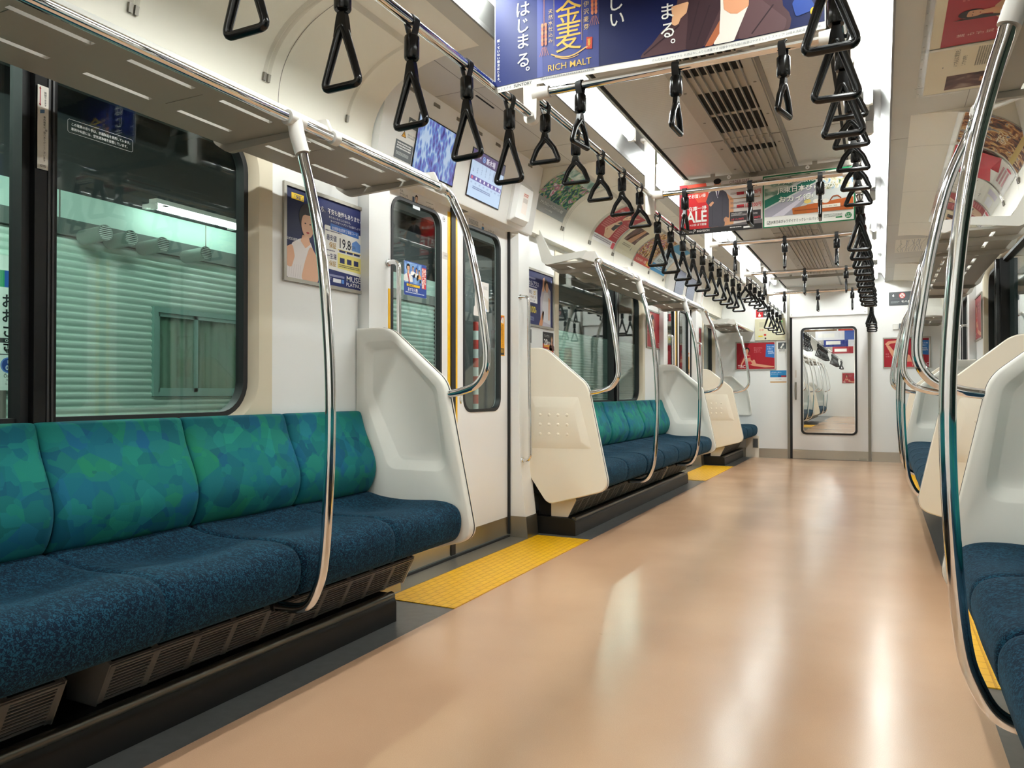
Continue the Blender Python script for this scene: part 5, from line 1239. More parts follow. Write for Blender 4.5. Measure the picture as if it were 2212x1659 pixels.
# --- curved posters along the coves, each in a clear holder
def curved(s, ya, yb, lab, draw, grp='curved posters above the racks'):
    W = yb-ya; fn = covemap(s, ya if s < 0 else yb, 0.115); t = thing('curved_poster', lab, 'poster', grp, loc=fn(W/2, 0, 0))
    sh = Sheet(lambda u, v, l: fn(u, v, 0.002+l), 0.0008, 10); sh.rect(0, 0, W, 0.364, '#e9e6da', 0); draw(sh, W); sh.build('sheet', t)
    hold(s, ya, yb, t)
def hold(s, ya, yb, t):
    W = yb-ya; fn = covemap(s, ya if s < 0 else yb, 0.115)
    for u in (-0.011, W-0.001):
        b = MB(); rows = [[fn(u+a, -0.03+0.42*k/16, l) for a, l in ((0, 0.0005), (0, 0.007), (0.012, 0.007), (0.012, 0.0005))] for k in range(17)]; b.loops(rows, CLEAR, True, True, True); b.build('clear_strip', t)
        b = MB(); rows = [[fn(u+a, v, l) for a, l in ((0, 0.0005), (0, 0.009), (0.012, 0.009), (0.012, 0.0005))] for v in (-0.05, -0.022)]; b.loops(rows, DULLSTEEL, True, True, True); b.build('clip', t)
    b = MB(); n = 8; rows = [[fn(W*k/n, v, l) for v, l in ((0.37, 0.0005), (0.37, 0.008), (0.395, 0.008), (0.395, 0.0005))] for k in range(n+1)]; b.loops(rows, CLEAR, True, True, True); b.build('top_rail', t)
def empty_holder(s, ya, yb, lab):
    t = thing('poster_holder', lab, 'poster holder', 'clear poster holders on the curved panels', loc=covemap(s, ya if s < 0 else yb, 0.115)((yb-ya)/2, 0, 0)); hold(s, ya, yb, t)
FLW = photo_mat('print_foliage', [(0.34, '#0f2a36'), (0.42, '#1a5a62'), (0.47, '#2f7a5a'), (0.51, '#a8bc48'), (0.545, '#3f8a98'), (0.59, '#bc4a74'), (0.66, '#c8d4d8')], 15, 1.6)
SKY = photo_mat('print_panda_sky', [(0.35, '#6d9a94'), (0.5, '#b4ccc6'), (0.65, '#dde6e2')], 9, 1.2)
FOOD = photo_mat('print_food', [(0.34, '#3a2430'), (0.43, '#8a5a30'), (0.49, '#d8a850'), (0.54, '#e8d8b0'), (0.58, '#7a6a98'), (0.64, '#b8402e')], 18, 1.2)
MEAT = photo_mat('print_grill', [(0.34, '#2a1a18'), (0.44, '#6a3a24'), (0.51, '#b87a44'), (0.56, '#e0c48a'), (0.64, '#6a6a80')], 14, 1.4)
SMOKE = photo_mat('print_smoke', [(0.35, '#3a2a2a'), (0.5, '#6a4a44'), (0.62, '#a08a80')], 6, 1.0)
def a_green(sh, W): sh.rect(0, 0.09, W, 0.2, FLW, 1); sh.rect(0, 0.29, W, 0.074, SKY, 1); sh.rect(0, 0, W, 0.09, '#8b8f8e', 1.5); sh.text('ナチュラルビューティスタイリスト検定', 0.07, 0.052, 0.024, '#f0f0ee', 3, width=W-0.13); sh.text('ユーキャンの資格講座', 0.17, 0.025, 0.012, '#d8d8d6', 3)
def a_red(sh, W):
    sh.rect(0, 0.055, W, 0.309, '#b32a30', 1); sh.rect(0, 0, W, 0.055, '#efecea', 1); sk = '#e6c0a0'
    sh.poly([(0.19, 0.06), (0.33, 0.06), (0.33, 0.15), (0.29, 0.235), (0.22, 0.235), (0.18, 0.15)], sk, 2, 0.03); sh.poly([(0.235, 0.12), (0.3, 0.11), (0.32, 0.22), (0.26, 0.235), (0.23, 0.19)], '#231c1e', 3, 0.015); sh.disc(0.255, 0.28, 0.03, 0.036, sk, 3); sh.disc(0.24, 0.295, 0.035, 0.035, '#2a1c1a', 2.5); sh.poly([(0.27, 0.25), (0.36, 0.3), (0.42, 0.33), (0.42, 0.345), (0.3, 0.31)], sk, 3, 0.008); sh.poly([(0.2, 0.2), (0.13, 0.12), (0.2, 0.07), (0.215, 0.085), (0.17, 0.12), (0.225, 0.17)], sk, 3, 0.008)
    sh.text('あなたは誰と', 0.03, 0.3, 0.03, '#f0dcd8', 3, width=0.15); sh.text('どんな姿で', 0.35, 0.25, 0.028, '#f0dcd8', 3); sh.small(0.03, 0.26, 0.14, 9, 0.01, '#d8807e', 3, 2); sh.small(0.36, 0.21, 0.12, 8, 0.01, '#d8807e', 3, 3); sh.small(0.02, 0.035, 0.38, 2, 0.008, '#9a8a9a', 3, 4); sh.rect(W-0.07, 0, 0.07, 0.05, '#d8485a', 3)
def a_brown(sh, W): sh.rect(0, 0, W, 0.364, '#dfd7bc', 1); sh.rect(0.06, 0.12, 0.3, 0.16, SMOKE, 2); sh.poly([(0.14, 0.12), (0.22, 0.28), (0.28, 0.28), (0.26, 0.12)], '#c8926a', 3); sh.poly([(0.19, 0.17), (0.22, 0.26), (0.26, 0.17)], '#e8ddd0', 4); sh.small(0.1, 0.09, 0.2, 2, 0.008, '#9a917a', 3, 1); sh.poly([(0.33, 0.06), (0.345, 0.1), (0.35, 0.06)], '#8a8a80', 3)
def a_food(sh, W): sh.rect(0, 0, W, 0.364, FOOD, 1); sh.rect(0, 0, W, 0.07, '#c23a2c', 2); sh.text('とろけるチーズ祭', 0.04, 0.022, 0.03, '#f4e4c8', 3, 'L', 0.012, width=0.3); sh.rect(0.36, 0.012, 0.1, 0.04, '#e8b44a', 3)
def a_blue(sh, W): sh.rect(0, 0, W, 0.364, '#dce9f0', 1); sh.rect(0, 0, W, 0.075, '#3c97cf', 2); sh.rect(0, 0.27, W, 0.094, '#4a9ccc', 2); sh.rect(0.1, 0.2, 0.3, 0.035, '#3c97cf', 3); sh.text('お仕事、まるっと', 0.06, 0.15, 0.042, '#4a5258', 3, 'L', 0.01, width=0.36); sh.text('おまかせください', 0.06, 0.1, 0.042, '#4a5258', 3, 'L', 0.01, width=0.36); sh.small(0.05, 0.05, 0.35, 2, 0.01, '#d8ecf4', 3, 1)
curved(-1, 4.24, 4.735, 'curved poster of green leaves and flowers on the left cove, nearest the door header', a_green)
empty_holder(-1, 4.775, 5.27, 'empty clear poster holder on the left cove after the leafy poster')
curved(-1, 5.31, 5.81, 'curved red poster of a woman in black on the left cove above the rack', a_red)
curved(-1, 5.845, 6.345, 'curved cream poster with a brown picture on the left cove above the rack', a_brown)
curved(-1, 6.37, 6.87, 'curved poster of baked food with a red band on the left cove above the rack', a_food)
curved(-1, 6.895, 7.395, 'curved pale blue poster on the left cove, last before the far door', a_blue)
for k, ya in enumerate((0.95, 1.48, 2.01)): empty_holder(-1, ya, ya+0.5 if ya < 2 else 2.44, 'empty clear poster holder on the left cove over the near rack, %s from the front' % ORD[k])
def r_grill(sh, W): sh.rect(0, 0, W, 0.364, MEAT, 1); sh.text('花咲く', 0.16, 0.14, 0.06, '#e8dcc0', 3, 'L', 0.01); sh.rect(0, 0.05, W, 0.03, '#c8a850', 2)
def r_red(sh, W): sh.rect(0, 0, W, 0.364, '#eceae6', 1); sh.poly([(0, 0.12), (W*0.45, 0.15), (W*0.5, 0.1), (W*0.55, 0.15), (W, 0.12), (W, 0.364), (0, 0.364)], '#cc2236', 2); sh.text('肌しくなる!!', 0.12, 0.26, 0.05, '#f4e8e6', 3, 'L', 0.014, width=0.32); sh.text('兵庫で', 0.2, 0.18, 0.04, '#e89a9c', 3); sh.small(0.1, 0.08, 0.3, 3, 0.012, '#d89aa4', 3, 2); sh.disc(0.42, 0.05, 0.02, 0.02, '#e05a70', 3)
def r_sketch(sh, W):
    sh.rect(0, 0, W, 0.364, '#e9e7e0', 1); r = random.Random(8)
    for k in range(16):
        x, y = r.uniform(0.05, 0.42), r.uniform(0.15, 0.34); sh.line([(x, y), (x+r.uniform(-0.05, 0.06), y+r.uniform(-0.05, 0.05)), (x+r.uniform(-0.08, 0.09), y+r.uniform(-0.06, 0.06))], 0.002, '#6a6664', 3)
    sh.poly([(0.18, 0.22), (0.3, 0.27), (0.29, 0.28)], '#b8303a', 4); sh.rect(0.3, 0.03, 0.12, 0.07, '#d9d2e4', 2); sh.rect(0.06, 0.04, 0.2, 0.05, '#efeef6', 2)
curved(1, 4.24, 4.735, 'curved poster of grilled food on the right cove, nearest the door header', r_grill)
curved(1, 4.775, 5.27, 'curved red and white poster on the right cove after the grilled food', r_red)
curved(1, 5.31, 5.81, 'curved white poster with pen sketches on the right cove above the rack', r_sketch)
curved(1, 5.845, 6.345, 'curved red poster of a woman in black on the right cove above the rack', a_red)
curved(1, 6.37, 6.87, 'curved cream poster with a brown picture on the right cove above the rack', a_brown)
# posters on the ceiling above the near right door
def ceil_poster(y1, lab, draw):
    fn = lambda u, v, l: (1.195-v, y1-u, SZ-0.0005-l); t = thing('ceiling_poster', lab, 'poster', 'posters above the near right door', loc=(1.0, y1-0.255, SZ))
    sh = Sheet(lambda u, v, l: fn(u, v, 0.003+l)); back_box(sh.mb, lambda u, v, l: fn(u, v, 0.003+l), 0, 0, 0.512, 0.364, 0.0008, ink('#e3dac2')); sh.rect(0, 0, 0.512, 0.364, '#e0d6bc', 1); draw(sh); sh.build('sheet', t)
    for x, y, w_, h_ in ((-0.008, 0.362, 0.528, 0.03), (-0.008, -0.02, 0.014, 0.4), (0.506, -0.02, 0.014, 0.4)):
        b = MB(); back_box(b, lambda u, v, l: fn(u, v, l+0.0085), x, y, w_, h_, 0.008, CLEAR); b.build('clear_strip', t)
    for k in range(5):
        b = MB(); c = fn(0.05+k*0.1, 0.385, 0.009); b.cyl(c, (c[0], c[1], c[2]-0.002), 0.004, STEEL, 8); b.build('rivet', t)
def c_red(sh): sh.rect(0, 0, 0.512, 0.325, '#a8323c', 2); bust(sh, 0.27, 0.2, 0.075, '#cf9a78', '#2a1a18', '#c8a07e', 3); sh.poly([(0.21, 0.1), (0.23, 0.3), (0.25, 0.2)], '#2a1a18', 6); sh.vtext('誰もが知る', 0.09, 0.25, 0.03, '#e8c8c4', 4); sh.text('新しい自分が見つかる', 0.05, 0.06, 0.034, '#e8c8c4', 8, width=0.42); sh.small(0.38, 0.27, 0.1, 8, 0.008, '#c86a6c', 4, 3)
def c_cream(sh): sh.rect(0.03, 0.02, 0.17, 0.26, SMOKE, 2); sh.poly([(0.06, 0.02), (0.09, 0.15), (0.14, 0.15), (0.16, 0.02)], '#b8805c', 3); sh.small(0.3, 0.30, 0.016, 1, 0.004, '#555', 3); sh.text('いつも心に青空を。', 0.30, 0.25, 0.02, '#5a564e', 3, width=0.18); sh.text('しずかな時を', 0.30, 0.22, 0.018, '#5a564e', 3); sh.small(0.28, 0.18, 0.2, 10, 0.005, '#8a8474', 3, 4)
ceil_poster(3.46, 'red poster of a dark haired woman flat on the right ceiling', c_red)
ceil_poster(3.985, 'cream poster with a brown picture flat on the right ceiling', c_cream)

# --- screens, labels and the emergency box on the door headers
def screen(s, y0, y1, z0, h, lab, draw):
    W = y1-y0; fn = headmap(s, y0 if s < 0 else y1, z0); t = thing('display_screen', lab, 'screen', 'screens over the doors', loc=fn(W/2, 0, 0))
    b = MB(); back_box(b, lambda u, v, l: fn(u, v, l+0.004), 0, 0, W, h, 0.0036, BLACK); b.build('bezel', t)
    sh = Sheet(lambda u, v, l: fn(u, v, 0.0044+l), light=True); draw(sh, W, h); sh.build('picture', t)
def s_flower(sh, W, h): sh.rect(0.006, 0.006, W-0.012, h-0.012, FLOWER, 1)
def s_route(sh, W, h):
    sh.rect(0.006, 0.006, W-0.012, h-0.012, '#bcd4f0', 1); sh.rect(0.006, h-0.062, W-0.012, 0.056, '#5a4a78', 2); sh.rect(W-0.09, h-0.062, 0.084, 0.056, '#4a4a60', 3); sh.text('りんかい線', 0.012, h-0.04, 0.016, '#e8e4f0', 4); sh.disc(0.125, h-0.036, 0.016, 0.016, '#8fb8f0', 4); sh.disc(0.125, h-0.036, 0.011, 0.011, '#2a4a9a', 5); sh.text('R', 0.125, h-0.043, 0.017, '#e8f0ff', 6, 'C', 0.02); sh.text('新木場', 0.15, h-0.05, 0.036, '#f0f0fa', 4, 'L', 0.01, width=0.1); sh.text('ゆき', 0.27, h-0.045, 0.016, '#f0f0fa', 4)
    sh.rect(0.012, 0.092, W-0.024, 0.022, '#5a4a9a', 3)
    for k, st in enumerate(('大崎', '大井町', '品川シーサイド', '天王洲アイル', '東京テレポート', '国際展示場', '東雲', '新木場')):
        x = 0.03+k*(W-0.06)/7; sh.rect(x-0.007, 0.096, 0.014, 0.014, '#f0f0fa' if k else '#e05a6a', 4)
        sh.vtext(st, x, 0.122+0.0105*len(st), 0.0105, '#2a3a6a', 4, 0.01, 1.0); sh.text('%d分' % (k*3), x, 0.074, 0.012, '#3a4a7a', 4, 'C')
    sh.small(0.05, 0.058, 0.2, 2, 0.005, '#5a6a9a', 4, 3)
def s_dim(sh, W, h): sh.rect(0.006, 0.006, W-0.012, h-0.012, '#6c7486', 1); sh.rect(0.006, h-0.05, W-0.012, 0.044, '#565a70', 2); sh.small(0.03, h*0.5, W*0.8, 4, 0.01, '#8a92a4', 3)
for s, yc, dn in ((-1, DC[0], 'near'), (-1, DC[1], 'far'), (1, DC[1], 'far')):
    o = yc-DC[0]
    near = dn == 'near' and s < 0
    a, c = (s_flower, s_route) if near else (s_dim, s_dim)
    screen(s, 2.885+o, 3.255+o, 1.922, 0.258, 'lit screen showing blue flowers over the near left door' if near else 'dim grey screen on the near half of the header over the far %s door' % SIDE[s], a)
    screen(s, 3.393+o, 3.765+o, 1.916, 0.252, 'lit screen showing a route line over the near left door' if near else 'dim grey screen on the far half of the header over the far %s door' % SIDE[s], c)
    t = thing('intercom_box', 'white box with a paper label beside the screens over the %s %s door' % (dn, SIDE[s]), 'box', 'white boxes over the doors', loc=headmap(s, 3.99+o, 1.89)(0, 0, 0))
    fn = headmap(s, 3.885+o if s < 0 else 4.105+o, 1.888); b = MB(); A = round_poly([(0, 0), (0.215, 0), (0.215, 0.24), (0, 0.24)], 0.012, 3); Bq = round_poly([(0.012, 0.025), (0.2, 0.03), (0.195, 0.21), (0.02, 0.215)], 0.012, 3)
    b.loops([[fn(*p, 0.0005) for p in A], [fn(*p, 0.02) for p in A], [fn(*p, 0.045) for p in Bq]], WHITE, True, True, True); b.build('cover', t, 30)
    sh = Sheet(lambda u, v, l: fn(u, v, 0.0455+l)); sh.rect(0.075, 0.06, 0.07, 0.12, '#efe6e0', 1); sh.small(0.08, 0.17, 0.06, 2, 0.006, '#d86a60', 2, 1); sh.small(0.08, 0.145, 0.06, 5, 0.003, '#a8a09a', 2, 2); sh.build('paper_label', t)
def d_warn(sh): sh.rect(0, 0, 0.135, 0.08, '#565c60', 1); sh.small(0.012, 0.066, 0.11, 3, 0.0065, '#e6e8e8', 2, 1); sh.small(0.012, 0.028, 0.1, 3, 0.003, '#b8bcbc', 2, 2)
hm = headmap(-1, 2.745, 1.935); bare(hm, 0.135, 0.08, 'dark grey notice at the near end of the header over the near left door', d_warn, loc=None)
hm = headmap(-1, 2.775, 2.03); bare(hm, 0.11, 0.035, 'small warning notice with a yellow triangle on the near left door header', lambda sh: (sh.rect(0, 0, 0.11, 0.035, '#eceae6', 1), sh.poly([(0.003, 0.003), (0.041, 0.003), (0.022, 0.034)], '#3a3a38', 2, 0.003), sh.poly([(0.008, 0.0055), (0.036, 0.0055), (0.022, 0.028)], '#e8a81e', 3, 0.002), sh.text('!', 0.022, 0.008, 0.02, '#2a2a28', 4, 'C', 0.02), sh.text('指挟みに注意', 0.048, 0.02, 0.01, '#66686a', 2), sh.small(0.048, 0.014, 0.055, 2, 0.002, '#8a8c8e', 2)))
hm = headmap(-1, 2.815, 2.085); bare(hm, 0.1, 0.045, 'small dark camera notice at the top of the near left door header', lambda sh: (sh.rect(0, 0, 0.1, 0.045, '#62686c', 1), sh.disc(0.022, 0.022, 0.012, 0.012, '#e6e8e8', 2), sh.text('防犯カメラ', 0.04, 0.018, 0.011, '#e6e8e8', 2)))
# --- prints on the near left door
dm = wallmap(-1, 0, 0, 1.4)
def at(y, z, d=1.4): return wallmap(-1, y, z, d)
bare(at(2.94, 1.806), 0.32, 0.052, 'white strip advert with a portrait above the window of the near left door leaf', lambda sh: (sh.rect(0, 0, 0.32, 0.052, '#eeeeee', 1), sh.text('さあ、', 0.006, 0.036, 0.014, '#3a4a5a', 3, 'L', 0.006), sh.text('やりたいを', 0.006, 0.02, 0.014, '#3a4a5a', 3, 'L', 0.006), sh.text('叶えよう。', 0.006, 0.004, 0.014, '#3a4a5a', 3, 'L', 0.006), bust(sh, 0.15, 0.02, 0.026, '#e8c8b4', '#221a1c', '#dde4ec', 3), sh.rect(0.115, 0.006, 0.018, 0.03, '#3a5a80', 2), sh.text('レバテック', 0.235, 0.008, 0.016, '#2a3a4a', 3, 'L', 0.01, width=0.07), sh.small(0.235, 0.034, 0.07, 1, 0.003, '#8a9298', 3)))
bare(at(3.605, 1.810), 0.32, 0.045, 'white strip advert with a blue figure atop the far leaf of the near left door', lambda sh: (sh.rect(0, 0, 0.32, 0.045, '#eeeeee', 1), sh.small(0.008, 0.036, 0.11, 4, 0.004, '#8a9298', 3, 2), bust(sh, 0.17, 0.03, 0.012, '#e8c8b4', '#3a2a24', '#3a7ab0', 3), sh.poly([(0.158, 0.002), (0.182, 0.002), (0.176, 0.024), (0.164, 0.024)], '#3a7ab0', 2), sh.text('レバテック', 0.23, 0.01, 0.017, '#2a3a4a', 3, 'L', 0.01, width=0.075)))
def d_cast(sh):
    sh.poly(rrect(0, 0.198, 0, 0.166, 0.008, 4), '#2c4a9c', 1); sh.rect(0.004, 0.06, 0.15, 0.102, photo_mat('print_bluesky', [(0.35, '#2f62b8'), (0.6, '#9cc0e8')], 12), 2)
    bust(sh, 0.035, 0.118, 0.032, '#e0b090', '#1f1a1c', '#e6e4e2', 3); sh.line([(0.03, 0.105), (0.045, 0.06)], 0.006, '#c83a48', 8)
    for k, x in enumerate((0.075, 0.105, 0.13)): bust(sh, x, 0.128-0.006*k, 0.017, '#d8a484', '#1f1a1c', ('#f0f0f0', '#f0f0f0', '#e8a05a')[k], 4); sh.disc(x+0.008, 0.098-0.01*k, 0.007, 0.009, '#1c1a1c', 9)
    sh.rect(0.02, 0.044, 0.115, 0.012, '#e8c22e', 5); sh.text('毎週木曜よる', 0.03, 0.046, 0.009, '#1f2a5a', 6); sh.rect(0.155, 0.045, 0.038, 0.105, '#cf3a40', 3); sh.vtext('先生と約束', 0.165, 0.128, 0.022, '#f8e8e0', 4, 0.02, 0.9); sh.vtext('あすから', 0.184, 0.128, 0.022, '#f8e8e0', 4, 0.02, 0.9); sh.text('あすなろ塾', 0.03, 0.022, 0.02, '#f2f2f6', 5, 'L', 0.016, width=0.085); sh.small(0.01, 0.012, 0.17, 1, 0.005, '#c8d4f0', 5)
bare(at(3.0, 1.357, 1.4105), 0.198, 0.166, 'blue sticker with several people on the near left door window', d_cast, lift=0.0002)
bare(at(3.703, 1.352, 1.4105), 0.165, 0.168, 'white sticker of a woman looking aside on the far pane of the near left door', lambda sh: (sh.poly(rrect(0, 0.165, 0, 0.168, 0.006, 4), '#ece8e4', 1), sh.poly([(0.08, 0.01), (0.16, 0.01), (0.16, 0.06), (0.1, 0.09)], '#d8d0c4', 2), bust(sh, 0.055, 0.062, 0.06, '#e0aa88', '#33221f', '#e8e2de', 3, 1), sh.rect(0.03, 0.0, 0.1, 0.016, '#9cbce8', 9), sh.text('ただいま募集', 0.04, 0.004, 0.009, '#4a5a8a', 10), sh.small(0.1, 0.14, 0.05, 3, 0.004, '#b8b4b4', 3)), lift=0.0002)
def d_hand(sh): sh.rect(0, 0, 0.066, 0.245, '#eda51c', 1); sh.rect(0.012, 0.2, 0.042, 0.038, '#d8542a', 2); sh.poly([(0.015, 0.2), (0.05, 0.195), (0.056, 0.215), (0.05, 0.235), (0.03, 0.23), (0.02, 0.215)], '#f2e8e0', 3, 0.006); [sh.line([(0.03, 0.204+k*0.008), (0.05, 0.206+k*0.008)], 0.0015, '#3a2a1a', 4) for k in range(4)]; sh.vtext('手を引き込まれないよう', 0.042, 0.178, 0.0125, '#4a3008', 3, 0.01, 1.0); sh.vtext('ご注意ください', 0.02, 0.178, 0.0125, '#4a3008', 3, 0.01, 1.0); sh.rect(0.006, 0.006, 0.054, 0.04, '#2a2420', 2); sh.small(0.01, 0.038, 0.044, 4, 0.004, '#e8b43a', 3)
bare(at(3.985, 1.103), 0.066, 0.245, 'tall yellow sticker with a hand at the far edge of the near left door', d_hand)
bare(at(DC[1]+0.55, 1.103), 0.066, 0.245, 'tall yellow sticker with a hand at the far edge of the far left door', d_hand)
bare(at(3.335, 1.582), 0.062, 0.036, 'small pale maker plate between window and stripe on the near left door', lambda sh: (sh.rect(0, 0, 0.062, 0.036, '#cfc9c4', 1), sh.text('J-TREC', 0.031, 0.014, 0.012, '#7a7a7c', 2, 'C', 0.01)))
sh = Sheet(lambda u, v, l: (-1.333+0.0*u+l, 2.752+u, 1.1+v)); b = MB(); b.box(-1.332, -1.3265, 2.757, 2.772, 0.75, 1.35, YELLOW); solo(b, 'edge_tape', 'yellow warning tape on the door pillar at the near edge of the near left door', 'tape')
bare(at(3.335, 1.775), 0.03, 0.03, 'small round mark above the stripe on the near left door', lambda sh: (sh.disc(0.015, 0.015, 0.014, 0.014, '#4a4a58', 1), sh.disc(0.015, 0.015, 0.011, 0.011, '#e6e4e4', 2), sh.disc(0.015, 0.015, 0.005, 0.006, '#4a4a58', 3)))
# --- prints on the near left window
bare(at(BC[0]+0.222, 1.482, 1.3585), 0.029, 0.224, 'narrow white label on the black bar of the near left window', lambda sh: (sh.poly(rrect(0, 0.029, 0, 0.224, 0.003, 3), '#dedad2', 1), sh.line([(0.006, 0.17), (0.006, 0.218)], 0.0022, '#b0303a', 3), sh.poly([(0.003, 0.214), (0.006, 0.221), (0.009, 0.214)], '#b0303a', 3), sh.poly([(0.003, 0.174), (0.006, 0.167), (0.009, 0.174)], '#b0303a', 3), sh.vtext('開閉できます', 0.02, 0.204, 0.0065, '#4a4a46', 3, 0.01, 1.05), sh.poly([(0.006, 0.148), (0.018, 0.152), (0.018, 0.162), (0.006, 0.158)], '#5a7a9a', 3), sh.vtext('車内換気の御協力ありがとうございます', 0.018, 0.138, 0.0065, '#4a4a46', 3, 0.01, 1.05), sh.small(0.006, 0.01, 0.018, 2, 0.002, '#5a5a56', 3)), lift=0.0003)
sh = Sheet(lambda u, v, l: (-1.4235+l*0.5, 1.345+u, 1.628+v))
sh.line([(0.004, 0), (0.202, 0.0), (0.206, 0.004), (0.206, 0.034), (0.202, 0.038), (0.004, 0.038), (0, 0.034), (0, 0.004), (0.004, 0)], 0.0008, '#b8bcb8', 1); sh.text('この電車の吊り手は、抗菌製品を使用しています。', 0.01, 0.022, 0.0095, '#d8dcd8', 1, width=0.186); sh.text('車両中央部には、空気清浄機を設置しています。', 0.01, 0.008, 0.0095, '#d8dcd8', 1, width=0.178)
solo(sh.mb, 'window_notice', 'clear outlined notice in white lettering on the near left window glass', 'sticker', smooth=0)
# ------------------------------------------------------------------ outside on the left: the platform wall
OX = -5.5
MINT = mat('mint_shutter', srgb('#c2dbcf'), 0.5)
MINTP = mat('mint_panel', srgb('#b9d6cb'), 0.45)
DARKST = mat('dark_steelwork', srgb('#262a2b'), 0.6)
CONC = mat('platform_concrete', srgb('#6d6f6c'), 0.8)
TUBEO = emit('platform_tube', (0.85, 1.0, 0.95), OUT_POWER)
TUBER = emit('added_roof_tube', (0.9, 1.0, 0.96), OUT_POWER*9)  # strong tube of the added roof lamps
b = MB(); b.box(-6.4, -1.9, -6, 26, -0.25, -0.06, CONC); structure(b, 'floor_platform')
b = MB()
b.box(OX-0.3, OX-0.05, -6, 26, -0.06, 4.2, DARKST)
structure(b, 'wall_platform')
b = MB(); b.box(-6.4, -1.75, -6, 26, 3.55, 3.7, mat('platform_roof_dark', srgb('#1e2222'), 0.7))
for y in range(-5, 26, 2): b.box(-5.5, -1.8, y, y+0.14, 3.35, 3.55, DARKST)
for x in (-4.9, -4.1, -3.2, -2.4): b.box(x, x+0.09, -6, 26, 3.2, 3.36, DARKST)
structure(b, 'ceiling_platform')
def shutter(ya, yb, lab, z0=0.02, z1=2.195):
    b = MB(); z = z0; p = 0.062
    prof = []
    while z < z1:
        for a, d in ((0.0, 0.0), (0.1, 0.004), (0.3, 0.016), (0.5, 0.02), (0.7, 0.018), (0.88, 0.008), (0.9, 0.0)): prof.append((OX+d, min(z+a*p, z1)))
        z += p
    b.loops([[(x, ya, zz) for x, zz in prof], [(x, yb, zz) for x, zz in prof]], MINT, False)
    b.box(OX-0.05, OX-0.002, ya, yb, z0, z1, MINT)
    solo(b, 'shutter', lab, 'shutter', 'platform shutters', smooth=30)
W0, W1, WZ0, WZ1 = 4.85, 6.15, 0.885, 1.64
shutter(1.0, W0-0.05, 'pale green slatted wall outside the near left window')
shutter(W0-0.05, W1+0.05, 'low part of the pale green slatted wall under the office window', 0.02, WZ0-0.045)
shutter(W0-0.05, W1+0.05, 'high part of the pale green slatted wall above the office window', WZ1+0.052, 2.195)
shutter(W1+0.05, 9.75, 'pale green slatted wall seen through the near left door')
shutter(10.5, 10.70, 'narrow strip of pale green slatted wall beyond the dark pillar outside')
shutter(14.2, 24, 'pale green slatted wall far along the platform outside')
t = thing('office_window', 'grey framed sliding window with pale curtains in the slatted wall outside', 'window', loc=(OX, (W0+W1)/2, WZ0))
b = MB(); FR = mat('window_alu_green', srgb('#8fb5ab'), 0.4, 0.3)
for a, c, d, e in ((W0-0.05, W1+0.05, WZ1, WZ1+0.05), (W0-0.05, W1+0.05, WZ0-0.04, WZ0), (W0-0.05, W0, WZ0, WZ1), (W1, W1+0.05, WZ0, WZ1)): b.box(OX-0.05, OX+0.045, a, c, d, e, FR)
b.build('frame', t)
for k, (ya, yb) in enumerate(((W0, W0+0.47), (W0+0.43, W1))):
    b = MB(); x = OX+0.01+0.015*k
    for a, c, d, e in ((ya, yb, WZ1-0.035, WZ1), (ya, yb, WZ0, WZ0+0.04), (ya, ya+0.035, WZ0, WZ1), (yb-0.035, yb, WZ0, WZ1)): b.box(x-0.008, x+0.008, a, c, d, e, FR)
    b.build('sash', t)
    b = MB(); b.box(x-0.002, x+0.002, ya+0.03, yb-0.03, WZ0+0.035, WZ1-0.03, CLEARG); b.build('pane', t, 0)
b = MB(); pr = [(OX-0.03+0.012*math.sin(k*1.3), W0+0.01+(W1-W0-0.02)*k/60) for k in range(61)]
b.loops([[(x, y, WZ0+0.02) for x, y in pr], [(x, y, WZ1-0.02) for x, y in pr]], mat('curtain_green_grey', srgb('#93ab98'), 0.9), False); b.build('curtain', t, 60)
# panel band with service trunk, tubes and vent pipes above the slats
b = MB(); b.box(OX-0.05, OX+0.03, 0.5, 10.7, 2.34, 2.57, MINTP)
for y in (2.4, 3.9, 5.4, 6.9): b.box(OX+0.03, OX+0.033, y, y+0.01, 2.34, 2.57, DULLSTEEL)
solo(b, 'wall_fascia', 'mint green panel band above the slatted wall outside', 'panel')
b = MB(); b.box(OX-0.05, OX+0.06, 0.5, 10.7, 2.20, 2.335, mat('trunking_grey', srgb('#54605c'), 0.5)); solo(b, 'cable_trunk', 'dark cable trunk running along the wall outside above the slats', 'trunk')
for k, (y, lab) in enumerate(((4.09, 'first'), (4.33, 'second'), (4.65, 'third'), (5.13, 'fourth'))):
    c, r = (OX+0.34, y, 2.215), 0.062
    t = thing('vent_pipe', 'grey vent pipe with slatted round mouth outside the near left window, %s from front' % lab, 'vent', 'vent pipes on the wall outside', loc=(OX, y, 2.15))
    b = MB(); PM = mat('pipe_grey_green', srgb('#7f8f88'), 0.4, 0.4); b.tube([(OX+0.062, y+0.0, 2.2025), c], r, PM, 24); b.build('pipe', t)
    b = MB(); b.tube([c, (c[0]+0.012, y, 2.2155)], r+0.006, PM, 24); 
    b.build('rim', t)
    b = MB(); b.cyl((c[0]+0.012, y, c[2]), (c[0]+0.013, y, c[2]), r-0.004, PIT, 24)
    for k2 in range(7):
        z = -0.048+0.016*k2; hw = math.sqrt(max(0, (r-0.004)**2-z*z)); b.box(c[0]+0.013, c[0]+0.018, y-hw, y+hw, c[2]+z-0.004, c[2]+z+0.004, mat('louvre_mint', srgb('#c2d4cb'), 0.4))
    b.build('louvre', t)
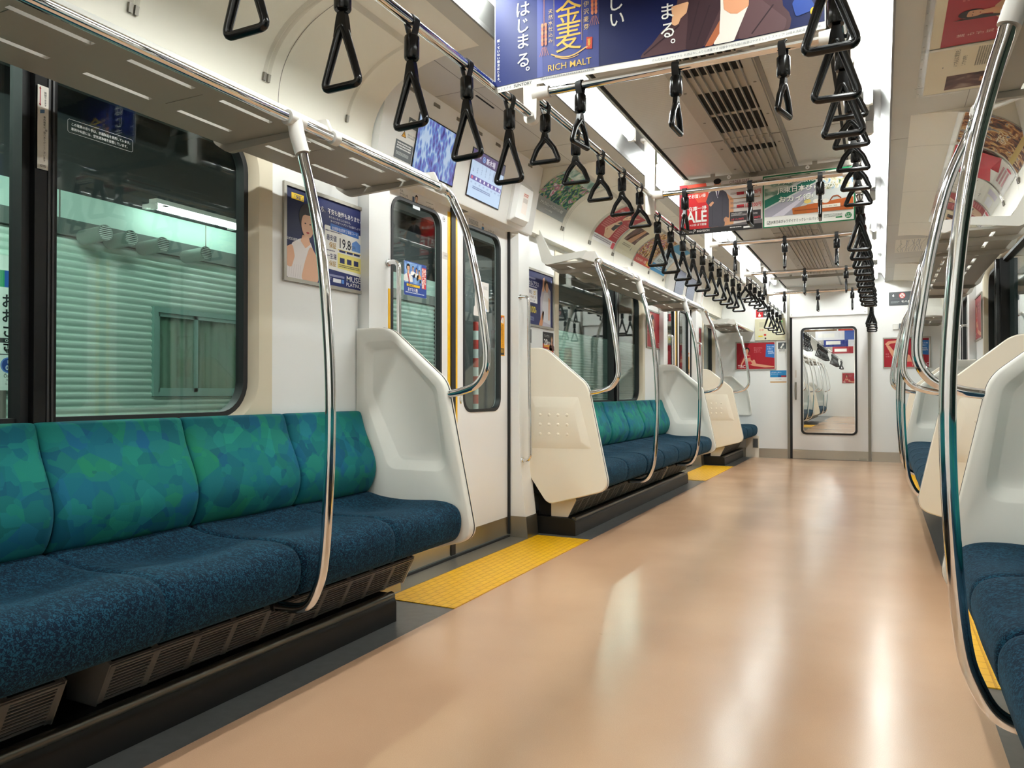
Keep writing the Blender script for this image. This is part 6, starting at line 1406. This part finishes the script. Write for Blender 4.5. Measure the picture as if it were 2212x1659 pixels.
for k, (ya, yb, x, z) in enumerate(((4.58, 5.84, OX+0.30, 2.55), (1.8, 3.2, OX+0.30, 2.55), (6.9, 8.2, OX+0.30, 2.55), (-1.5, 0.5, -3.4, 3.1), (1.6, 3.6, -3.4, 3.1), (9.6, 11.6, -3.4, 3.1), (12.5, 14.5, -3.4, 3.1))):  # those under the roof are added to light the slats evenly
    wh = ('over the office window', 'over the slats by the front', 'seen through the near left door')[k] if k < 3 else 'added under the dark roof, %s from the front' % ORD[k-3]
    t = thing('platform_light', 'bright fluorescent light outside on the platform %s' % wh, 'lamp', 'platform lights outside', loc=(x, (ya+yb)/2, z))
    b = MB(); b.tube([(x, ya+0.03, z), (x, yb-0.03, z)], 0.022, TUBEO if k < 3 else TUBER, 12); b.build('tube', t)
    b = MB(); b.box(x-0.05, x+0.05, ya, yb, z+0.03, z+0.07, JOINT)
    if k < 3: b.box(OX+0.03, x+0.03, ya+0.1, ya+0.16, z+0.03, z+0.07, JOINT); b.box(OX+0.03, x+0.03, yb-0.16, yb-0.1, z+0.03, z+0.07, JOINT)
    else:
        for yy in (ya+0.3, yb-0.3): b.cyl((x, yy, z+0.07), (x, yy, 3.549), 0.012, DARKST, 8)
    for yy in (ya, yb-0.03): b.box(x-0.03, x+0.03, yy, yy+0.03, z-0.025, z+0.035, JOINT)
    b.build('fitting', t)
# station name board by the wall
fn = wallmap(-1, 3.36, 0.93, -OX-0.06)
t = thing('station_sign', 'white station name board standing outside at the left edge of the picture', 'sign', loc=(OX, 3.6, 0.9))
b = MB(); b.box(OX+0.022, OX+0.06, 3.34, 3.84, 0.90, 1.949, mat('sign_white', srgb('#dcebe2'), 0.4)); b.build('board', t)
sh = Sheet(fn, 0.001); sh.rect(0.0, 0, 0.46, 0.92, '#e4efe8', 1)
sh.rect(0.06, 0.77, 0.035, 0.13, '#2c9a6a', 2); sh.rect(0.095, 0.77, 0.085, 0.13, '#2a5aa8', 2); 
sh.vtext('おおさき', 0.13, 0.62, 0.115, '#1d2526', 3, 0.02, 1.0)
sh.poly(rrect(0.045, 0.215, 0.245, 0.375, 0.015, 4), '#2f3638', 2); sh.poly(rrect(0.057, 0.203, 0.252, 0.338, 0.01, 4), '#e4efe8', 3); sh.text('OSK', 0.13, 0.346, 0.03, '#e4efe8', 4, 'C', 0.02); sh.text('JA', 0.13, 0.305, 0.035, '#1d2526', 4, 'C', 0.02); sh.text('08', 0.13, 0.258, 0.052, '#1d2526', 4, 'C', 0.02)
sh.disc(0.13, 0.165, 0.062, 0.062, '#5a86c8', 2); sh.disc(0.13, 0.165, 0.052, 0.052, '#26458c', 3); sh.text('R', 0.13, 0.18, 0.034, '#e4efe8', 4, 'C', 0.02); sh.text('08', 0.13, 0.128, 0.052, '#e4efe8', 4, 'C', 0.02)
sh.text('Ōsaki', 0.13, 0.07, 0.034, '#1d2526', 3, 'C', 0.01); sh.text('大崎', 0.13, 0.04, 0.024, '#3a4446', 3, 'C'); sh.text('오사키', 0.13, 0.012, 0.022, '#3a4446', 3, 'C'); sh.build('print', t)
b = MB()
for y in (3.45, 3.74): b.cyl((OX+0.05, y, -0.06), (OX+0.05, y, 0.9), 0.025, DULLSTEEL, 12)
b.build('post', t)
sh = Sheet(wallmap(-1, 3.55, 1.95, -OX-0.13), 0.001); back_box(sh.mb, sh.fn, 0, 0, 0.16, 0.10, 0.07, ink('#dcebe2')); sh.text('20', 0.01, 0.02, 0.075, '#1d2526', 2)
solo(sh.mb, 'number_plate', 'small pale plate reading 20 above the station name board outside', 'sign', smooth=0)
b = MB(); b.box(OX+0.1, OX+0.3, 9.85, 10.45, -0.06, 3.2, mat('pillar_dark', srgb('#2a2e2e'), 0.5)); solo(b, 'platform_pillar', 'dark steel pillar outside beyond the slatted wall', 'pillar')
t = thing('caution_tape_post', 'red and white striped post outside seen through the far pane of the near left door', 'post', loc=(OX+0.15, 10.80, -0.06))
for k in range(14):
    b = MB(); b.cyl((OX+0.15, 10.80, -0.06+k*0.15), (OX+0.15, 10.80, 0.09+k*0.15), 0.05, ink('#c8443c') if k % 2 else ink('#e6e6e2'), 14); b.build('red_band' if k % 2 else 'white_band', t)
t = thing('departure_board', 'small black display with green lit characters outside beyond the near left door', 'display', loc=(-5.17, 11.4, 1.62))
b = MB(); b.box(-5.22, -5.12, 11.10, 11.66, 1.62, 1.92, BLACK); b.box(-5.2, -5.14, 11.10, 11.13, 1.92, 3.347, DARKST); b.build('case', t)
sh = Sheet(wallmap(-1, 11.12, 1.64, 5.119), 0.001, light=True); r_ = random.Random(3)
sh.rect(0.2, 0.16, 0.1, 0.08, glow('#ff9a3a', 3.0), 1); sh.rect(0.05, 0.17, 0.03, 0.03, glow('#ff9a3a', 3.0), 1)
for k in range(14): sh.line([(0.05+0.035*k, 0.03+r_.uniform(0, 0.03)), (0.05+0.035*k+r_.uniform(-0.02, 0.03), 0.14+r_.uniform(-0.03, 0.03))], 0.012, glow('#3aff6a', 2.5), 1); sh.rect(0.04+0.035*k, r_.choice((0.05, 0.1)), 0.03, 0.012, glow('#3aff6a', 2.5), 1)
sh.build('lit_characters', t)
# outside on the right: a dark track bed with a far dim wall
b = MB(); b.box(4.6, 4.8, -6, 26, -0.6, 4.2, mat('far_wall_green', srgb('#5f6b5c'), 0.7)); structure(b, 'wall_far_platform')
b = MB(); b.box(1.9, 4.8, -6, 26, -0.9, -0.6, mat('track_bed', srgb('#3a3835'), 0.9)); structure(b, 'floor_track')
for k, y in enumerate((5.2, 9.8, 14.5)):  # added lamps that brighten the far wall
    t = thing('platform_light', 'bright fluorescent light added outside on the right wall, %s from the front' % ORD[k], 'lamp', 'added lights on the far wall', loc=(4.5, y, 2.9))
    b = MB(); b.tube([(4.5, y, 2.9), (4.5, y+1.8, 2.9)], 0.022, TUBEO, 12); b.build('tube', t)
    b = MB(); b.box(4.46, 4.6, y-0.05, y+1.85, 2.93, 2.97, JOINT); b.build('fitting', t)
# ------------------------------------------------------------------ gangway and the next carriage, seen through the end door
GY = 11.4
b = MB()
for x0, x1 in ((-0.75, -0.6), (0.66, 0.81)): b.box(x0, x1, YE+0.05, GY, 0, 2.2, mat('gangway_grey', srgb('#8d8b86'), 0.6))
structure(b, 'wall_gangway')
b = MB(); b.box(-0.75, 0.81, YE+0.05, GY, -0.03, 0.001, DULLSTEEL); structure(b, 'floor_gangway')
b = MB(); b.box(-0.75, 0.81, YE+0.05, GY, 2.2, 2.25, WHITE); structure(b, 'ceiling_gangway')
NE = GY+17.6
TUBEN = emit('lit_tube_next_car', (0.955, 1.0, 0.965), TUBE_POWER*0.35)
b = MB(); b.box(-0.918, 0.918, GY, NE, -0.04, 0, FLOORM)
for s in (-1, 1): b.box(s*0.918, s*1.38, GY, NE, -0.04, -0.0005, GREYSTRIP)
structure(b, 'floor_next_car')
b = MB(); b.box(-1.4, 1.4, GY, NE, CZ+0.02, CZ+0.06, CEILM)
structure(b, 'ceiling_next_car')
for s in (-1, 1):
    b = MB(); b.box(s*1.38, s*1.43, GY, NE, 0, 2.3, WHITE); structure(b, 'wall_next_car_'+SIDE[s])
    b = MB(); b.box(s*0.6, s*1.44, GY, GY+0.05, 0, 2.3, WHITE); structure(b, 'wall_next_car_front_'+SIDE[s])
b = MB(); b.box(-1.44, 1.44, NE, NE+0.05, 0, 2.3, WHITE); structure(b, 'wall_next_car_end')
for s in (-1, 1):
    for k in range(6):
        ya = GY+0.8+k*2.8; t = thing('fluorescent_light', 'lit ceiling tube in the next carriage on the %s, %s beyond the end door' % (SIDE[s], ORD[k]), 'ceiling light', 'ceiling tubes of the next carriage', loc=(s*0.6, ya+1.2, CZ))
        b = MB(); b.cyl((s*0.6, ya, CZ-0.01), (s*0.6, ya+2.4, CZ-0.01), 0.017, TUBEN, 10); b.build('tube', t)
        b = MB(); b.box(s*0.57, s*0.63, ya-0.03, ya+2.43, CZ+0.006, CZ+0.02, JOINT); b.build('lamp_holder', t)
OFF = GY-YE+10.55
def again(o, dy, label, group=None):
    c = copy_tree(o, None, (o.location[0], o.location[1]+dy, o.location[2])); c['label'] = label
    if group: c['group'] = group
    return c
byl = {o.get('label'): o for o in bpy.data.objects if o.parent is None}
NX = ', in the next carriage beyond the end door'
dy = GY+0.25-4.26
for key, lab in (('teal and navy long bench on the left between the two doors', 'long bench on the left'), ('luggage rack on the left over the bench between the doors', 'luggage rack on the left'),
                 ('curved chrome grab pole on the left, nearer of two on the middle bench', 'nearer curved grab pole on the left'), ('curved chrome grab pole on the left, farther of two on the middle bench', 'farther curved grab pole on the left'),
                 ('bent chrome grab pole on the left at the near side of the far door', 'bent grab pole on the left'),
                 ('white moulded partition on the left at the near side of the far door', 'white partition on the left'), ('dimpled cream partition on the left at the far side of the near door', 'nearest cream partition on the left'), ('bent chrome grab pole on the left at the far side of the near door', 'nearest bent grab pole on the left'),
                 ('dimpled cream partition on the left at the far side of the far door', 'farther cream partition on the left'), ('bent chrome grab pole on the left at the far side of the far door', 'farther bent grab pole on the left'), ):
    again(byl[key], dy, lab+NX, 'fittings of the next carriage')
L_ = {k: byl[v] for k, v in (('bench', 'teal and navy long bench on the left between the two doors'), ('rack', 'luggage rack on the left over the bench between the doors'), ('p1', 'curved chrome grab pole on the left, nearer of two on the middle bench'),
      ('p2', 'curved chrome grab pole on the left, farther of two on the middle bench'), ('wa', 'white moulded partition on the left at the near side of the far door'), ('e1', 'bent chrome grab pole on the left at the near side of the far door'), ('e2', 'bent chrome grab pole on the left at the far side of the far door'), ('ca', 'dimpled cream partition on the left at the far side of the far door'))}
for k, wd in ((1, 'second'), (2, 'third')):
    for key, lb in (('bench', 'long bench'), ('rack', 'luggage rack'), ('p1', 'nearer curved pole'), ('p2', 'farther curved pole'), ('wa', 'white partition'), ('e1', 'near bent pole'), ('e2', 'far bent pole'), ('ca', 'cream partition')):
        if (k, key) in ((2, 'e2'), (2, 'ca')): continue
        again(L_[key], dy+4.877*k, '%s %s on the left%s' % (wd, lb, NX), 'fittings of the next carriage')
again(byl['yellow tactile mat on the floor at the far left door'], dy, 'yellow tactile mat on the left floor'+NX); again(byl['yellow tactile mat on the floor at the far left door'], dy+4.877, 'second yellow tactile mat on the left floor'+NX)
b = MB(); b.tube([(-0.53, GY+0.06, H2), (-0.53, NE-0.01, H2)], 0.0155, CHROME, 10); solo(b, 'hand_rail', 'strap rail on the left'+NX, 'rail')
for k in range(30):
    c = copy_tree(PROTO[True], None, (-0.53, GY+0.5+k*0.36+(k//9)*1.7, H2)); c['label'] = 'black hand strap in the row seen through the end door window'; c['group'] = 'hand straps of the next carriage'; c.rotation_euler = (0, 0, 0)
for k, (y, c1_, c2_, lb) in enumerate(((GY+2.2, '#8a6a4a', '#c84a3a', 'brown and red'), (GY+4.6, '#e8e8ee', '#3a5aa8', 'white and blue'), (GY+7.0, '#2a3a8a', '#e0e0e8', 'blue'), (GY+10.4, '#a02a34', '#e8c8a8', 'red'))):
    fn = endmap(-0.52, 1.9, y); sh = Sheet(fn, 0.002); back_box(sh.mb, fn, 0, 0, 1.04, 0.36, 0.002, ink('#eeeeee')); sh.rect(0, 0, 0.51, 0.36, c1_, 1); sh.rect(0.53, 0, 0.51, 0.36, c2_, 1); sh.rect(0.05, 0.05, 0.3, 0.08, '#f2f0ec', 2); sh.rect(0.6, 0.2, 0.3, 0.08, '#f2f0ec', 2)
    solo(sh.mb, 'hanging_poster', '%s poster pair hanging%s' % (lb, NX), 'poster', 'hanging posters of the next carriage', smooth=0)
framed(endmap(-0.6, 1.172, NE), 0.545, 0.398, 'red framed poster on the far end wall of the next carriage', red_body('TBC'))
for o in bpy.data.objects:
    if '_o' in o.keys(): del o['_o']
